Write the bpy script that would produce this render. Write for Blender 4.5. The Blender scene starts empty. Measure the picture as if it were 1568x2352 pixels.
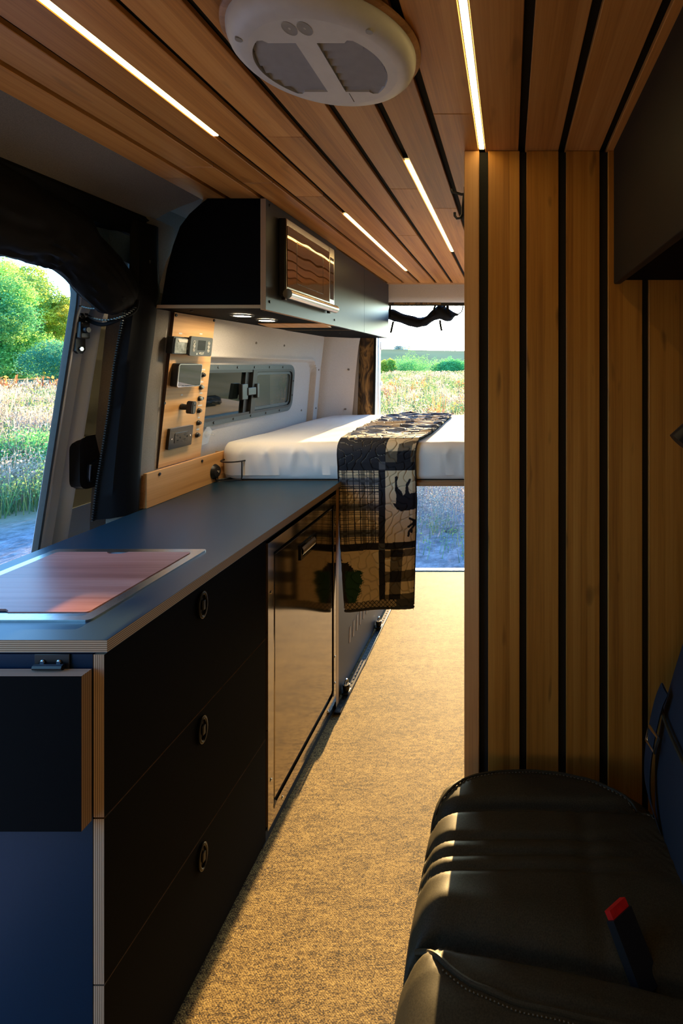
import bpy, bmesh, math, random
import numpy as np
from mathutils import Vector, Matrix, noise as mnoise

sc = bpy.context.scene
R = math.radians
F = 1150.0                       # focal length in pixels of a 1568 px wide frame
# ------------------------------------------------------------------ camera
cam_d = bpy.data.cameras.new('camera'); cam = bpy.data.objects.new('camera', cam_d)
sc.collection.objects.link(cam); sc.camera = cam
cam.location = (0, 0, 1.38); cam.rotation_euler = (R(90), 0, 0)
cam_d.sensor_fit = 'HORIZONTAL'; cam_d.sensor_width = 36.0
cam_d.lens = F / 1568 * 36.0
cam_d.shift_x = -386 / 1568; cam_d.shift_y = -334 / 1568
cam_d.clip_start = 0.02; cam_d.clip_end = 3000
# ------------------------------------------------------------------ sky, sun, exposure
SUN_EL, SUN_AZ = 7.5, 0.75        # degrees above the horizon; degrees from +Y towards -X
w = bpy.data.worlds.new('sky'); sc.world = w; w.use_nodes = True
nt = w.node_tree; bg = nt.nodes['Background']
sky = nt.nodes.new('ShaderNodeTexSky'); sky.sky_type = 'NISHITA'
sky.sun_disc = False; sky.sun_elevation = R(SUN_EL); sky.sun_rotation = R(-SUN_AZ)
sky.air_density = 1.0; sky.dust_density = 1.0; sky.ozone_density = 4.0
tint = nt.nodes.new('ShaderNodeMixRGB'); tint.blend_type = 'MULTIPLY'; tint.inputs[0].default_value = 1.0
tint.inputs[2].default_value = (.78, 1.03, 1.18, 1)          # the photograph's cool evening sky
nt.links.new(sky.outputs[0], tint.inputs[1]); nt.links.new(tint.outputs[0], bg.inputs[0]); bg.inputs[1].default_value = 1.3
sun_d = bpy.data.lights.new('sun', 'SUN'); sun = bpy.data.objects.new('sun', sun_d)
sc.collection.objects.link(sun)
sun_d.energy = 28.0; sun_d.color = (1.0, 0.65, 0.26); sun_d.angle = R(0.6)
sv = Vector((-math.sin(R(SUN_AZ)) * math.cos(R(SUN_EL)), math.cos(R(SUN_AZ)) * math.cos(R(SUN_EL)), math.sin(R(SUN_EL))))
sun.rotation_euler = sv.to_track_quat('Z', 'Y').to_euler()
sun.location = sv * 20
sc.view_settings.view_transform = 'Standard'; sc.view_settings.look = 'None'
sc.view_settings.gamma = 1.0; sc.view_settings.use_curve_mapping = False
sc.view_settings.exposure = 0.1
sc.cycles.max_bounces = 10; sc.cycles.diffuse_bounces = 6; sc.cycles.transparent_max_bounces = 12
sc.cycles.use_denoising = True

# ------------------------------------------------------------------ mesh helpers
def at(px, py, Y):
    return Vector(((px - 1170) * Y / F, Y, 1.38 - (py - 842) * Y / F))

class MB:
    def __init__(s): s.v = []; s.f = []; s.m = []; s.sm = []
    def add(s, vs, fs, mi=0, smooth=False):
        o = len(s.v); s.v += [tuple(p) for p in vs]
        for k, f in enumerate(fs):
            s.f.append([i + o for i in f]); s.m.append(mi[k] if isinstance(mi, (list, tuple)) else mi); s.sm.append(smooth)
        return s
    def box(s, x0, x1, y0, y1, z0, z1, mi=0, bev=0.0, seg=2, fm=None):
        if x0 > x1: x0, x1 = x1, x0
        if y0 > y1: y0, y1 = y1, y0
        if z0 > z1: z0, z1 = z1, z0
        if bev <= 0:
            vs = [(x0,y0,z0),(x1,y0,z0),(x1,y1,z0),(x0,y1,z0),(x0,y0,z1),(x1,y0,z1),(x1,y1,z1),(x0,y1,z1)]
            fs = [(0,3,2,1),(4,5,6,7),(0,1,5,4),(1,2,6,5),(2,3,7,6),(3,0,4,7)]
            keys = ['-z','+z','-y','+x','+y','-x']
            return s.add(vs, fs, [(fm or {}).get(k, mi) for k in keys])
        bm = bmesh.new(); bmesh.ops.create_cube(bm, size=1.0)
        for v in bm.verts:
            v.co = Vector(((x0+x1)/2 + v.co.x*(x1-x0), (y0+y1)/2 + v.co.y*(y1-y0), (z0+z1)/2 + v.co.z*(z1-z0)))
        bmesh.ops.bevel(bm, geom=bm.edges[:], offset=min(bev, .49*min(x1-x0, y1-y0, z1-z0)), segments=seg, profile=.5, affect='EDGES')
        bm.verts.index_update(); bm.normal_update()
        s.add([v.co.copy() for v in bm.verts], [[v.index for v in f.verts] for f in bm.faces], mi, seg > 1)
        for k, f in enumerate(bm.faces):                    # the six broad faces stay flat, only the rounding is smooth
            if max(abs(c) for c in f.normal) > .9999: s.sm[len(s.sm) - len(bm.faces) + k] = False
        bm.free()
        return s
    def prism(s, poly, axis, a, b, mi=0, mside=None, smooth=False):
        n = len(poly)
        P = {'x': lambda p, t: (t, p[0], p[1]), 'y': lambda p, t: (p[0], t, p[1]), 'z': lambda p, t: (p[0], p[1], t)}[axis]
        vs = [P(p, a) for p in poly] + [P(p, b) for p in poly]
        s.add(vs, [list(range(n))[::-1], list(range(n, 2*n))] , mi)
        s.add(vs, [(i, (i+1) % n, n+(i+1) % n, n+i) for i in range(n)], mi if mside is None else mside, smooth)
        return s
    def frame(s, outer, inner, fn, d0, d1, mi=0):
        """a flat ring between two outlines of equal count; fn(u, v, depth) -> point"""
        n = len(outer)
        vs = [fn(*p, d1) for p in outer] + [fn(*p, d1) for p in inner] + [fn(*p, d0) for p in outer] + [fn(*p, d0) for p in inner]
        fs = []
        for i in range(n):
            j = (i+1) % n
            fs += [(i, j, n+j, n+i), (2*n+i, 3*n+i, 3*n+j, 2*n+j), (i, 2*n+i, 2*n+j, j), (n+i, n+j, 3*n+j, 3*n+i)]
        return s.add(vs, fs, mi)
    def loft(s, rings, closed=True, caps=True, mi=0, smooth=True):
        n = len(rings[0]); vs = [p for r in rings for p in r]; fs = []
        for a in range(len(rings)-1):
            for i in range(n if closed else n-1):
                j = (i+1) % n
                fs.append((a*n+i, a*n+j, (a+1)*n+j, (a+1)*n+i))
        s.add(vs, fs, mi, smooth)
        if caps and closed:
            s.add(rings[0], [list(range(n))[::-1]], mi); s.add(rings[-1], [list(range(n))], mi)
        return s
    def tube(s, pts, r, n=8, mi=0, caps=True, closed=False):
        pts = [Vector(p) for p in pts]; rs = r if isinstance(r, (list, tuple)) else [r]*len(pts)
        rings = []; up = None; m = len(pts)
        for i, p in enumerate(pts):
            if closed: t = pts[(i+1) % m] - pts[i-1]
            else: t = pts[min(i+1, m-1)] - pts[max(i-1, 0)]
            t.normalize()
            if up is None: up = Vector((0,0,1)) if abs(t.z) < .9 else Vector((1,0,0))
            a = t.cross(up).normalized(); b = a.cross(t).normalized(); up = b
            rings.append([p + a*math.cos(2*math.pi*k/n)*rs[i] + b*math.sin(2*math.pi*k/n)*rs[i] for k in range(n)])
        if closed: rings.append(rings[0])
        return s.loft(rings, True, caps and not closed, mi)
    def cyl(s, p0, p1, r0, r1=None, n=16, mi=0, bev=0.0):
        r1 = r0 if r1 is None else r1
        p0 = Vector(p0); p1 = Vector(p1); t = (p1-p0).normalized()
        up = Vector((0,0,1)) if abs(t.z) < .9 else Vector((1,0,0))
        a = t.cross(up).normalized(); b = a.cross(t)
        def ring(p, r): return [p + a*math.cos(2*math.pi*k/n)*r + b*math.sin(2*math.pi*k/n)*r for k in range(n)]
        rg = [ring(p0, r0), ring(p1, r1)] if bev <= 0 else [ring(p0, r0), ring(p1 - t*bev, r1), ring(p1, r1-bev)]
        vs = [p for r in rg for p in r]
        s.add(vs, [(q*n+i, q*n+(i+1) % n, (q+1)*n+(i+1) % n, (q+1)*n+i) for q in range(len(rg)-1) for i in range(n)], mi, True)
        s.add(rg[0], [list(range(n))[::-1]], mi); s.add(rg[-1], [list(range(n))], mi)
        return s
    def lathe(s, c, prof, n=48, mi=0, smooth=True):
        """profile of (radius, z) about a vertical axis at c"""
        rings = [[(c[0]+r*math.cos(2*math.pi*k/n), c[1]+r*math.sin(2*math.pi*k/n), c[2]+z) for k in range(n)] for r, z in prof]
        return s.loft(rings, True, False, mi, smooth)
    def grid(s, P, mi=0, smooth=True):
        nu, nv = len(P), len(P[0]); vs = [p for r in P for p in r]
        return s.add(vs, [(a*nv+b, (a+1)*nv+b, (a+1)*nv+b+1, a*nv+b+1) for a in range(nu-1) for b in range(nv-1)], mi, smooth)
    def ball(s, c, rx, ry=None, rz=None, n=12, mi=0):
        ry = rx if ry is None else ry; rz = rx if rz is None else rz; h = n//2
        rings = [[(c[0]+rx*math.sin(math.pi*a/h)*math.cos(2*math.pi*k/n), c[1]+ry*math.sin(math.pi*a/h)*math.sin(2*math.pi*k/n), c[2]+rz*math.cos(math.pi*a/h)) for k in range(n)] for a in range(h+1)]
        return s.loft(rings, True, False, mi)

def rrect(u0, u1, v0, v1, r, n=5):
    out = []
    for cu, cv, a0 in ((u1-r, v1-r, 0), (u0+r, v1-r, 90), (u0+r, v0+r, 180), (u1-r, v0+r, 270)):
        for k in range(n+1):
            a = R(a0 + 90*k/n); out.append((cu + r*math.cos(a), cv + r*math.sin(a)))
    return out

def wpos(o):
    p = Vector((0,0,0))
    while o is not None: p += o.location; o = o.parent
    return p

def obj(name, mb, mats, parent=None, label=None, kind=None, cat=None, group=None, fix=True):
    me = bpy.data.meshes.new(name)
    off = wpos(parent) if parent else Vector((0,0,0))
    me.from_pydata([(p[0]-off.x, p[1]-off.y, p[2]-off.z) for p in mb.v], [], mb.f)
    if not isinstance(mats, (list, tuple)): mats = [mats]
    for m in mats: me.materials.append(m)
    me.polygons.foreach_set('material_index', mb.m); me.polygons.foreach_set('use_smooth', mb.sm)
    if fix and len(mb.f) < 60000:
        bm = bmesh.new(); bm.from_mesh(me); bmesh.ops.remove_doubles(bm, verts=bm.verts[:], dist=1e-6)
        bmesh.ops.recalc_face_normals(bm, faces=bm.faces[:]); bm.to_mesh(me); bm.free()
    if any(mb.sm):
        fl = [False]*len(me.polygons); me.polygons.foreach_get('use_smooth', fl)
        me.set_sharp_from_angle(angle=R(42)); me.polygons.foreach_set('use_smooth', fl)
    me.update()
    o = bpy.data.objects.new(name, me); sc.collection.objects.link(o)
    if parent: o.parent = parent
    return props(o, label, cat, group, kind)

def props(o, label=None, cat=None, group=None, kind=None):
    if label: o['label'] = label
    if cat: o['category'] = cat
    if group: o['group'] = group
    if kind: o['kind'] = kind
    return o

def thing(name, label, cat, loc=(0,0,0), group=None, kind=None):
    o = bpy.data.objects.new(name, None); sc.collection.objects.link(o)
    o.location = loc; o.empty_display_size = .05
    return props(o, label, cat, group, kind)

def copy_tree(o, parent=None):
    c = o.copy(); sc.collection.objects.link(c)
    if parent: c.parent = parent
    for ch in list(o.children): copy_tree(ch, c)
    return c

def np_mesh(name, verts, faces_n, col, m, label=None, cat=None, kind=None, parent=None):
    """verts (N,3); N is a multiple of faces_n, consecutive runs make one face each"""
    N = len(verts); nf = N // faces_n
    me = bpy.data.meshes.new(name); me.vertices.add(N); me.loops.add(N); me.polygons.add(nf)
    off = wpos(parent) if parent else Vector((0,0,0))
    me.vertices.foreach_set('co', (np.asarray(verts, dtype=np.float32) - np.array(off, dtype=np.float32)).ravel())
    me.loops.foreach_set('vertex_index', np.arange(N, dtype=np.int32))
    me.polygons.foreach_set('loop_start', np.arange(0, N, faces_n, dtype=np.int32))
    a = me.color_attributes.new('tint', 'FLOAT_COLOR', 'POINT')
    c4 = np.ones((N, 4), dtype=np.float32); c4[:, :3] = col; a.data.foreach_set('color', c4.ravel())
    me.materials.append(m); me.update(calc_edges=True); me.validate()
    o = bpy.data.objects.new(name, me); sc.collection.objects.link(o)
    if parent: o.parent = parent
    return props(o, label, cat, None, kind)

# ------------------------------------------------------------------ materials
MATS = {}
def nodes_of(name):
    m = bpy.data.materials.new(name); m.use_nodes = True; MATS[name] = m
    return m, m.node_tree, m.node_tree.nodes['Principled BSDF']
def N(nt, typ, **kw):
    n = nt.nodes.new(typ)
    for k, v in kw.items():
        if hasattr(n, k): setattr(n, k, v)
        else: n.inputs[k].default_value = v
    return n
def mapping(nt, scale, loc=(0,0,0), rot=(0,0,0)):
    tc = N(nt, 'ShaderNodeTexCoord'); mp = N(nt, 'ShaderNodeMapping')
    mp.inputs['Scale'].default_value = scale; mp.inputs['Location'].default_value = loc; mp.inputs['Rotation'].default_value = rot
    nt.links.new(tc.outputs['Object'], mp.inputs['Vector']); return mp
def ramp(nt, stops):
    r = N(nt, 'ShaderNodeValToRGB'); e = r.color_ramp.elements
    while len(e) > 1: e.remove(e[-1])
    e[0].position = stops[0][0]; e[0].color = (*stops[0][1], 1)
    for p, c in stops[1:]:
        q = e.new(p); q.color = (*c, 1)
    return r
def bump(nt, bsdf, src, strength=.2, dist=.002):
    b = N(nt, 'ShaderNodeBump'); b.inputs['Strength'].default_value = strength; b.inputs['Distance'].default_value = dist
    nt.links.new(src, b.inputs['Height']); nt.links.new(b.outputs[0], bsdf.inputs['Normal'])

def plain(name, col, rough=.5, metal=0.0, spec=.5, nscale=None, nvar=.15, bstr=0.0, bdist=.001, emit=None, estr=0.0, coat=0.0):
    m, nt, b = nodes_of(name)
    b.inputs['Base Color'].default_value = (*col, 1); b.inputs['Roughness'].default_value = rough
    b.inputs['Metallic'].default_value = metal; b.inputs['Specular IOR Level'].default_value = spec
    b.inputs['Coat Weight'].default_value = coat
    if nscale:
        mp = mapping(nt, (1,1,1)); n = N(nt, 'ShaderNodeTexNoise', Scale=nscale, Detail=4.0)
        nt.links.new(mp.outputs[0], n.inputs['Vector'])
        r = ramp(nt, [(.3, tuple(c*(1-nvar) for c in col)), (.7, tuple(min(1, c*(1+nvar)) for c in col))])
        nt.links.new(n.outputs[0], r.inputs[0]); nt.links.new(r.outputs[0], b.inputs['Base Color'])
        if bstr: bump(nt, b, n.outputs[0], bstr, bdist)
    if emit:
        b.inputs['Emission Color'].default_value = (*emit, 1); b.inputs['Emission Strength'].default_value = estr
    return m

def wood(name, axis, c_dark, c_mid, c_light, rough=.45, lam=.02, across='X', knots=.25, var=.18):
    m, nt, b = nodes_of(name)
    sc_long, sc_x = 1.3, 42
    s = [sc_x]*3; s['XYZ'.index(axis)] = sc_long
    mp = mapping(nt, tuple(s)); oi = N(nt, 'ShaderNodeObjectInfo')
    sh = N(nt, 'ShaderNodeVectorMath', operation='ADD'); comb = N(nt, 'ShaderNodeCombineXYZ')
    mul = N(nt, 'ShaderNodeMath', operation='MULTIPLY'); mul.inputs[1].default_value = 37
    nt.links.new(oi.outputs['Random'], mul.inputs[0])
    for k in range(3): nt.links.new(mul.outputs[0], comb.inputs[k])
    nt.links.new(mp.outputs[0], sh.inputs[0]); nt.links.new(comb.outputs[0], sh.inputs[1])
    n1 = N(nt, 'ShaderNodeTexNoise', Scale=1.0, Detail=5.0, Roughness=.6, Distortion=.3); nt.links.new(sh.outputs[0], n1.inputs['Vector'])
    s2 = [260]*3; s2['XYZ'.index(axis)] = 5
    mp2 = mapping(nt, tuple(s2)); n2 = N(nt, 'ShaderNodeTexNoise', Scale=1.0, Detail=3.0); nt.links.new(mp2.outputs[0], n2.inputs['Vector'])
    # glued bamboo strips: a value of its own per strip
    tc = N(nt, 'ShaderNodeTexCoord'); sp = N(nt, 'ShaderNodeSeparateXYZ'); nt.links.new(tc.outputs['Object'], sp.inputs[0])
    dv = N(nt, 'ShaderNodeMath', operation='DIVIDE'); dv.inputs[1].default_value = lam; nt.links.new(sp.outputs[across], dv.inputs[0])
    fl = N(nt, 'ShaderNodeMath', operation='FLOOR'); nt.links.new(dv.outputs[0], fl.inputs[0])
    ad = N(nt, 'ShaderNodeMath', operation='ADD'); nt.links.new(fl.outputs[0], ad.inputs[0]); nt.links.new(mul.outputs[0], ad.inputs[1])
    wn = N(nt, 'ShaderNodeTexWhiteNoise', noise_dimensions='1D'); nt.links.new(ad.outputs[0], wn.inputs['W'])
    a1 = N(nt, 'ShaderNodeMath', operation='MULTIPLY_ADD'); a1.inputs[1].default_value = .55; nt.links.new(n1.outputs[0], a1.inputs[0])
    a0 = N(nt, 'ShaderNodeMath', operation='MULTIPLY'); a0.inputs[1].default_value = .22; nt.links.new(wn.outputs[0], a0.inputs[0]); nt.links.new(a0.outputs[0], a1.inputs[2])
    a2 = N(nt, 'ShaderNodeMath', operation='MULTIPLY_ADD'); a2.inputs[1].default_value = .32; nt.links.new(n2.outputs[0], a2.inputs[0]); nt.links.new(a1.outputs[0], a2.inputs[2])
    r = ramp(nt, [(.3, c_dark), (.52, c_mid), (.75, c_light)]); nt.links.new(a2.outputs[0], r.inputs[0])
    hv = N(nt, 'ShaderNodeHueSaturation'); nt.links.new(r.outputs[0], hv.inputs['Color'])
    mr = N(nt, 'ShaderNodeMapRange'); mr.inputs['To Min'].default_value = 1-var; mr.inputs['To Max'].default_value = 1+var
    nt.links.new(oi.outputs['Random'], mr.inputs['Value']); nt.links.new(mr.outputs[0], hv.inputs['Value'])
    # short dark knots
    s3 = [34]*3; s3['XYZ'.index(axis)] = 7
    mp3 = mapping(nt, tuple(s3)); vo = N(nt, 'ShaderNodeTexNoise', Scale=1.0, Detail=1.0); nt.links.new(mp3.outputs[0], vo.inputs['Vector'])
    kr = ramp(nt, [(.70, (1,1,1)), (.78, (1-knots,)*3)]); nt.links.new(vo.outputs[0], kr.inputs[0])
    mx = N(nt, 'ShaderNodeMixRGB', blend_type='MULTIPLY'); mx.inputs[0].default_value = 1
    nt.links.new(hv.outputs[0], mx.inputs[1]); nt.links.new(kr.outputs[0], mx.inputs[2])
    nt.links.new(mx.outputs[0], b.inputs['Base Color'])
    b.inputs['Roughness'].default_value = rough; b.inputs['Specular IOR Level'].default_value = .35
    bump(nt, b, n2.outputs[0], .08, .0006)
    return m

def plywood(name, axis, period=.0036, light=(.62,.46,.30), dark=(.22,.13,.07), rough=.6):
    m, nt, b = nodes_of(name)
    mp = mapping(nt, (1,1,1)); wv = N(nt, 'ShaderNodeTexWave', wave_type='BANDS', bands_direction=axis)
    wv.inputs['Scale'].default_value = 2*math.pi/(20*period); wv.inputs['Distortion'].default_value = .6
    wv.inputs['Detail'].default_value = 1.0; wv.inputs['Detail Scale'].default_value = .2
    nt.links.new(mp.outputs[0], wv.inputs['Vector'])
    r = ramp(nt, [(.25, dark), (.6, light)]); nt.links.new(wv.outputs['Color'], r.inputs[0]); nt.links.new(r.outputs[0], b.inputs['Base Color'])
    b.inputs['Roughness'].default_value = rough; b.inputs['Specular IOR Level'].default_value = .3
    return m

def weave(name, c1, c2, scale=500, rough=.9, bstr=.3, sheen=.2):
    m, nt, b = nodes_of(name)
    mp = mapping(nt, (1,1,1))
    n = N(nt, 'ShaderNodeTexNoise', Scale=scale, Detail=2.0); nt.links.new(mp.outputs[0], n.inputs['Vector'])
    n2 = N(nt, 'ShaderNodeTexNoise', Scale=3.0, Detail=3.0); nt.links.new(mp.outputs[0], n2.inputs['Vector'])
    av = N(nt, 'ShaderNodeMath', operation='MULTIPLY_ADD'); av.inputs[1].default_value = .3
    nt.links.new(n2.outputs[0], av.inputs[0]); hm = N(nt, 'ShaderNodeMath', operation='MULTIPLY'); hm.inputs[1].default_value = .7
    nt.links.new(n.outputs[0], hm.inputs[0]); nt.links.new(hm.outputs[0], av.inputs[2])
    r = ramp(nt, [(.3, c1), (.7, c2)]); nt.links.new(av.outputs[0], r.inputs[0]); nt.links.new(r.outputs[0], b.inputs['Base Color'])
    b.inputs['Roughness'].default_value = rough; b.inputs['Specular IOR Level'].default_value = .15; b.inputs['Sheen Weight'].default_value = sheen
    bump(nt, b, n.outputs[0], bstr, .0008)
    return m

def emitter(name, col, strength):
    m, nt, b = nodes_of(name); nt.nodes.remove(b)
    e = N(nt, 'ShaderNodeEmission'); e.inputs[0].default_value = (*col, 1); e.inputs[1].default_value = strength
    nt.links.new(e.outputs[0], nt.nodes['Material Output'].inputs[0]); return m

def tinted(name, rough=.8, trans=.35, spec=.2, grad=0.0):
    """takes its colour from the mesh's own tint attribute; leaves and blades let some light through"""
    m, nt, b = nodes_of(name)
    at_ = N(nt, 'ShaderNodeAttribute', attribute_name='tint'); nt.links.new(at_.outputs['Color'], b.inputs['Base Color'])
    b.inputs['Roughness'].default_value = rough; b.inputs['Specular IOR Level'].default_value = spec
    if trans > 0:
        t = N(nt, 'ShaderNodeBsdfTranslucent'); mx = N(nt, 'ShaderNodeMixShader'); mx.inputs[0].default_value = trans
        nt.links.new(at_.outputs['Color'], t.inputs[0]); nt.links.new(b.outputs[0], mx.inputs[1]); nt.links.new(t.outputs[0], mx.inputs[2])
        nt.links.new(mx.outputs[0], nt.nodes['Material Output'].inputs[0])
    return m

def glass(name, tint, rough=.02, opacity=.6, ior=1.45):
    """tinted pane: a gloss layer over a part-transparent dark body"""
    m, nt, b = nodes_of(name)
    b.inputs['Base Color'].default_value = (*tint, 1); b.inputs['Roughness'].default_value = rough
    b.inputs['Specular IOR Level'].default_value = .5; b.inputs['IOR'].default_value = ior
    b.inputs['Alpha'].default_value = opacity
    return m

W_CEIL = wood('bamboo_ceiling', 'Y', (.33,.125,.026), (.56,.235,.052), (.68,.325,.09), .42, .035, 'X')
W_WALL = wood('bamboo_upright', 'Z', (.24,.088,.011), (.43,.176,.024), (.53,.245,.044), .42, .018, 'X', .5, .10)
W_PANEL = wood('bamboo_panel', 'Y', (.50,.25,.085), (.70,.38,.14), (.80,.47,.20), .38, .02, 'Z', .2, .06)
W_CROSS = wood('bamboo_crosswise', 'X', (.30,.15,.06), (.44,.22,.09), (.54,.29,.13), .42, .02, 'Y')
W_LIP = wood('bamboo_lip', 'Z', (.40,.20,.07), (.58,.30,.11), (.66,.37,.15), .4, .02, 'X')
W_BOARD = wood('mahogany_board', 'X', (.26,.095,.07), (.40,.17,.13), (.52,.28,.23), .34, .09, 'Y', .1, .0)
BLACK_BACK = plain('black_felt', (.010,.010,.010), .9, nscale=300, bstr=.1)
LAM = plain('black_laminate', (.004,.0045,.0055), .65, 0, .03, nscale=900, nvar=.2, bstr=.04, bdist=.0003)
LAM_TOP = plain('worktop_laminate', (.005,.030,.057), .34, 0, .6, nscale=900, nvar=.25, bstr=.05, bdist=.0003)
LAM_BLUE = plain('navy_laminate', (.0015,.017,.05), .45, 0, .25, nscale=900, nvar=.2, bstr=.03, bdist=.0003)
LAM_GREY = plain('graphite_laminate', (.026,.029,.036), .42, 0, .3, nscale=900, nvar=.2, bstr=.04, bdist=.0003)
PLY_Z = plywood('plywood_layers_flat', 'Z'); PLY_X = plywood('plywood_layers_upright', 'X')
PLY_Y = plywood('plywood_layers_across', 'Y')
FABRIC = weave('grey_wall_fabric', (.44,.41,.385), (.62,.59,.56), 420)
FABRIC_D = weave('shaded_dark_fabric', (.17,.15,.13), (.26,.235,.21), 420)  # wall fabric with door-side shade painted in; also covers the dark walls
STEEL = plain('polished_steel', (.50,.45,.38), .10, 1.0, nscale=60, nvar=.05)
STEEL_B = plain('brushed_steel', (.70,.66,.60), .26, 1.0, nscale=120, nvar=.08)
STEEL_DK = plain('smoked_steel_door', (.42,.36,.28), .10, 1.0, nscale=35, nvar=.06, bstr=.02, bdist=.0004)
CHROME = plain('chrome', (.75,.75,.75), .08, 1.0)
BLK_PL = plain('black_plastic', (.012,.012,.013), .38, nscale=600, nvar=.2)
BLK_GL = plain('gloss_black', (.008,.008,.009), .06, coat=.3, nscale=8, nvar=.3)
BLK_MT = plain('matte_black_metal', (.010,.010,.011), .42, nscale=500, nvar=.2)
WHITE_PL = plain('white_plastic', (.62,.60,.57), .42, nscale=40, nvar=.04)
GREY_LV = plain('grey_louvre_plastic', (.36,.355,.345), .5, nscale=60, nvar=.05)
LAM_SIDE = plain('brown_black_laminate', (.020,.018,.014), .5, 0, .2, nscale=900, nvar=.2)
DARK_VOID = plain('dark_cavity', (.006,.006,.006), .9, nscale=50)
GREY_DEV = plain('charcoal_device', (.055,.058,.055), .4, nscale=500, nvar=.1)
LABEL_W = plain('label_paper', (.72,.68,.62), .6, nscale=900, nvar=.35)
LETTER = plain('pale_print', (.68,.66,.60), .6, nscale=300, nvar=.05)
LED = emitter('led_diffuser', (1.0,.73,.28), 13.0)
PUCK = emitter('puck_diffuser', (1.0,.79,.50), 160.0)
SHEET = weave('white_bed_sheet', (.84,.78,.70), (.91,.87,.80), 700, .85, .12, .1)
LEATHER = plain('black_leather', (.038,.031,.016), .52, 0, .12, nscale=420, nvar=.3, bstr=.12, bdist=.0006)
LEATHER_B = plain('blue_lit_black_fabric', (.006,.010,.017), .75, nscale=420, nvar=.3, bstr=.15, bdist=.0008)  # bluish side-door light painted into the backrest black; webbing shares it
STITCH = plain('tan_stitching', (.10,.07,.03), .7, nscale=400)
RED = plain('red_button', (.55,.012,.008), .35, nscale=100)
NYLON = plain('black_nylon', (.0035,.004,.005), .7, 0, .2, nscale=700, nvar=.3, bstr=.2, bdist=.0006)
MESHB = plain('blue_grey_netting', (.05,.10,.17), .6, nscale=900, nvar=.4, bstr=.2)  # sky showing through the mesh is painted in as blue-grey
ZIP = plain('zipper_teeth', (.05,.05,.05), .3, .6, nscale=300)
CAR_PAINT = plain('champagne_car_paint', (.70,.78,.88), .32, .1, coat=.4, nscale=900, nvar=.05)
CAR_WHITE = plain('white_car_paint', (.72,.71,.70), .25, 0, coat=.4, nscale=60, nvar=.03)
CAR_EDGE = plain('dark_door_seal', (.03,.028,.025), .5, nscale=100)
PANE = glass('tinted_window_glass', (.008,.012,.012), .03, .95)
PANE_F = glass('frosted_tinted_glass', (.022,.036,.042), .25, .97)
PANE_D = glass('door_glass', (.05,.06,.03), .04, .88)
WIN_FR = plain('grey_window_frame', (.075,.09,.095), .42, .2, nscale=200, nvar=.1)
ALU = plain('aluminium_sill', (.70,.74,.78), .3, .7, nscale=120, nvar=.08)
CLEAR = glass('clear_plastic', (.75,.8,.85), .06, .28)

def microwave_glass():
    m, nt, b = nodes_of('smoked_oven_glass')
    b.inputs['Base Color'].default_value = (.030,.016,.008,1); b.inputs['Roughness'].default_value = .03
    b.inputs['Specular IOR Level'].default_value = 1.0; b.inputs['IOR'].default_value = 2.2
    b.inputs['Specular Tint'].default_value = (1.0,.72,.40,1)
    mp = mapping(nt, (1, 1, 1)); wv = N(nt, 'ShaderNodeTexNoise', Scale=9.0, Detail=0.0); nt.links.new(mp.outputs[0], wv.inputs['Vector'])
    bump(nt, b, wv.outputs[0], .10, .012)
    return m
OVEN_GL = microwave_glass()

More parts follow.
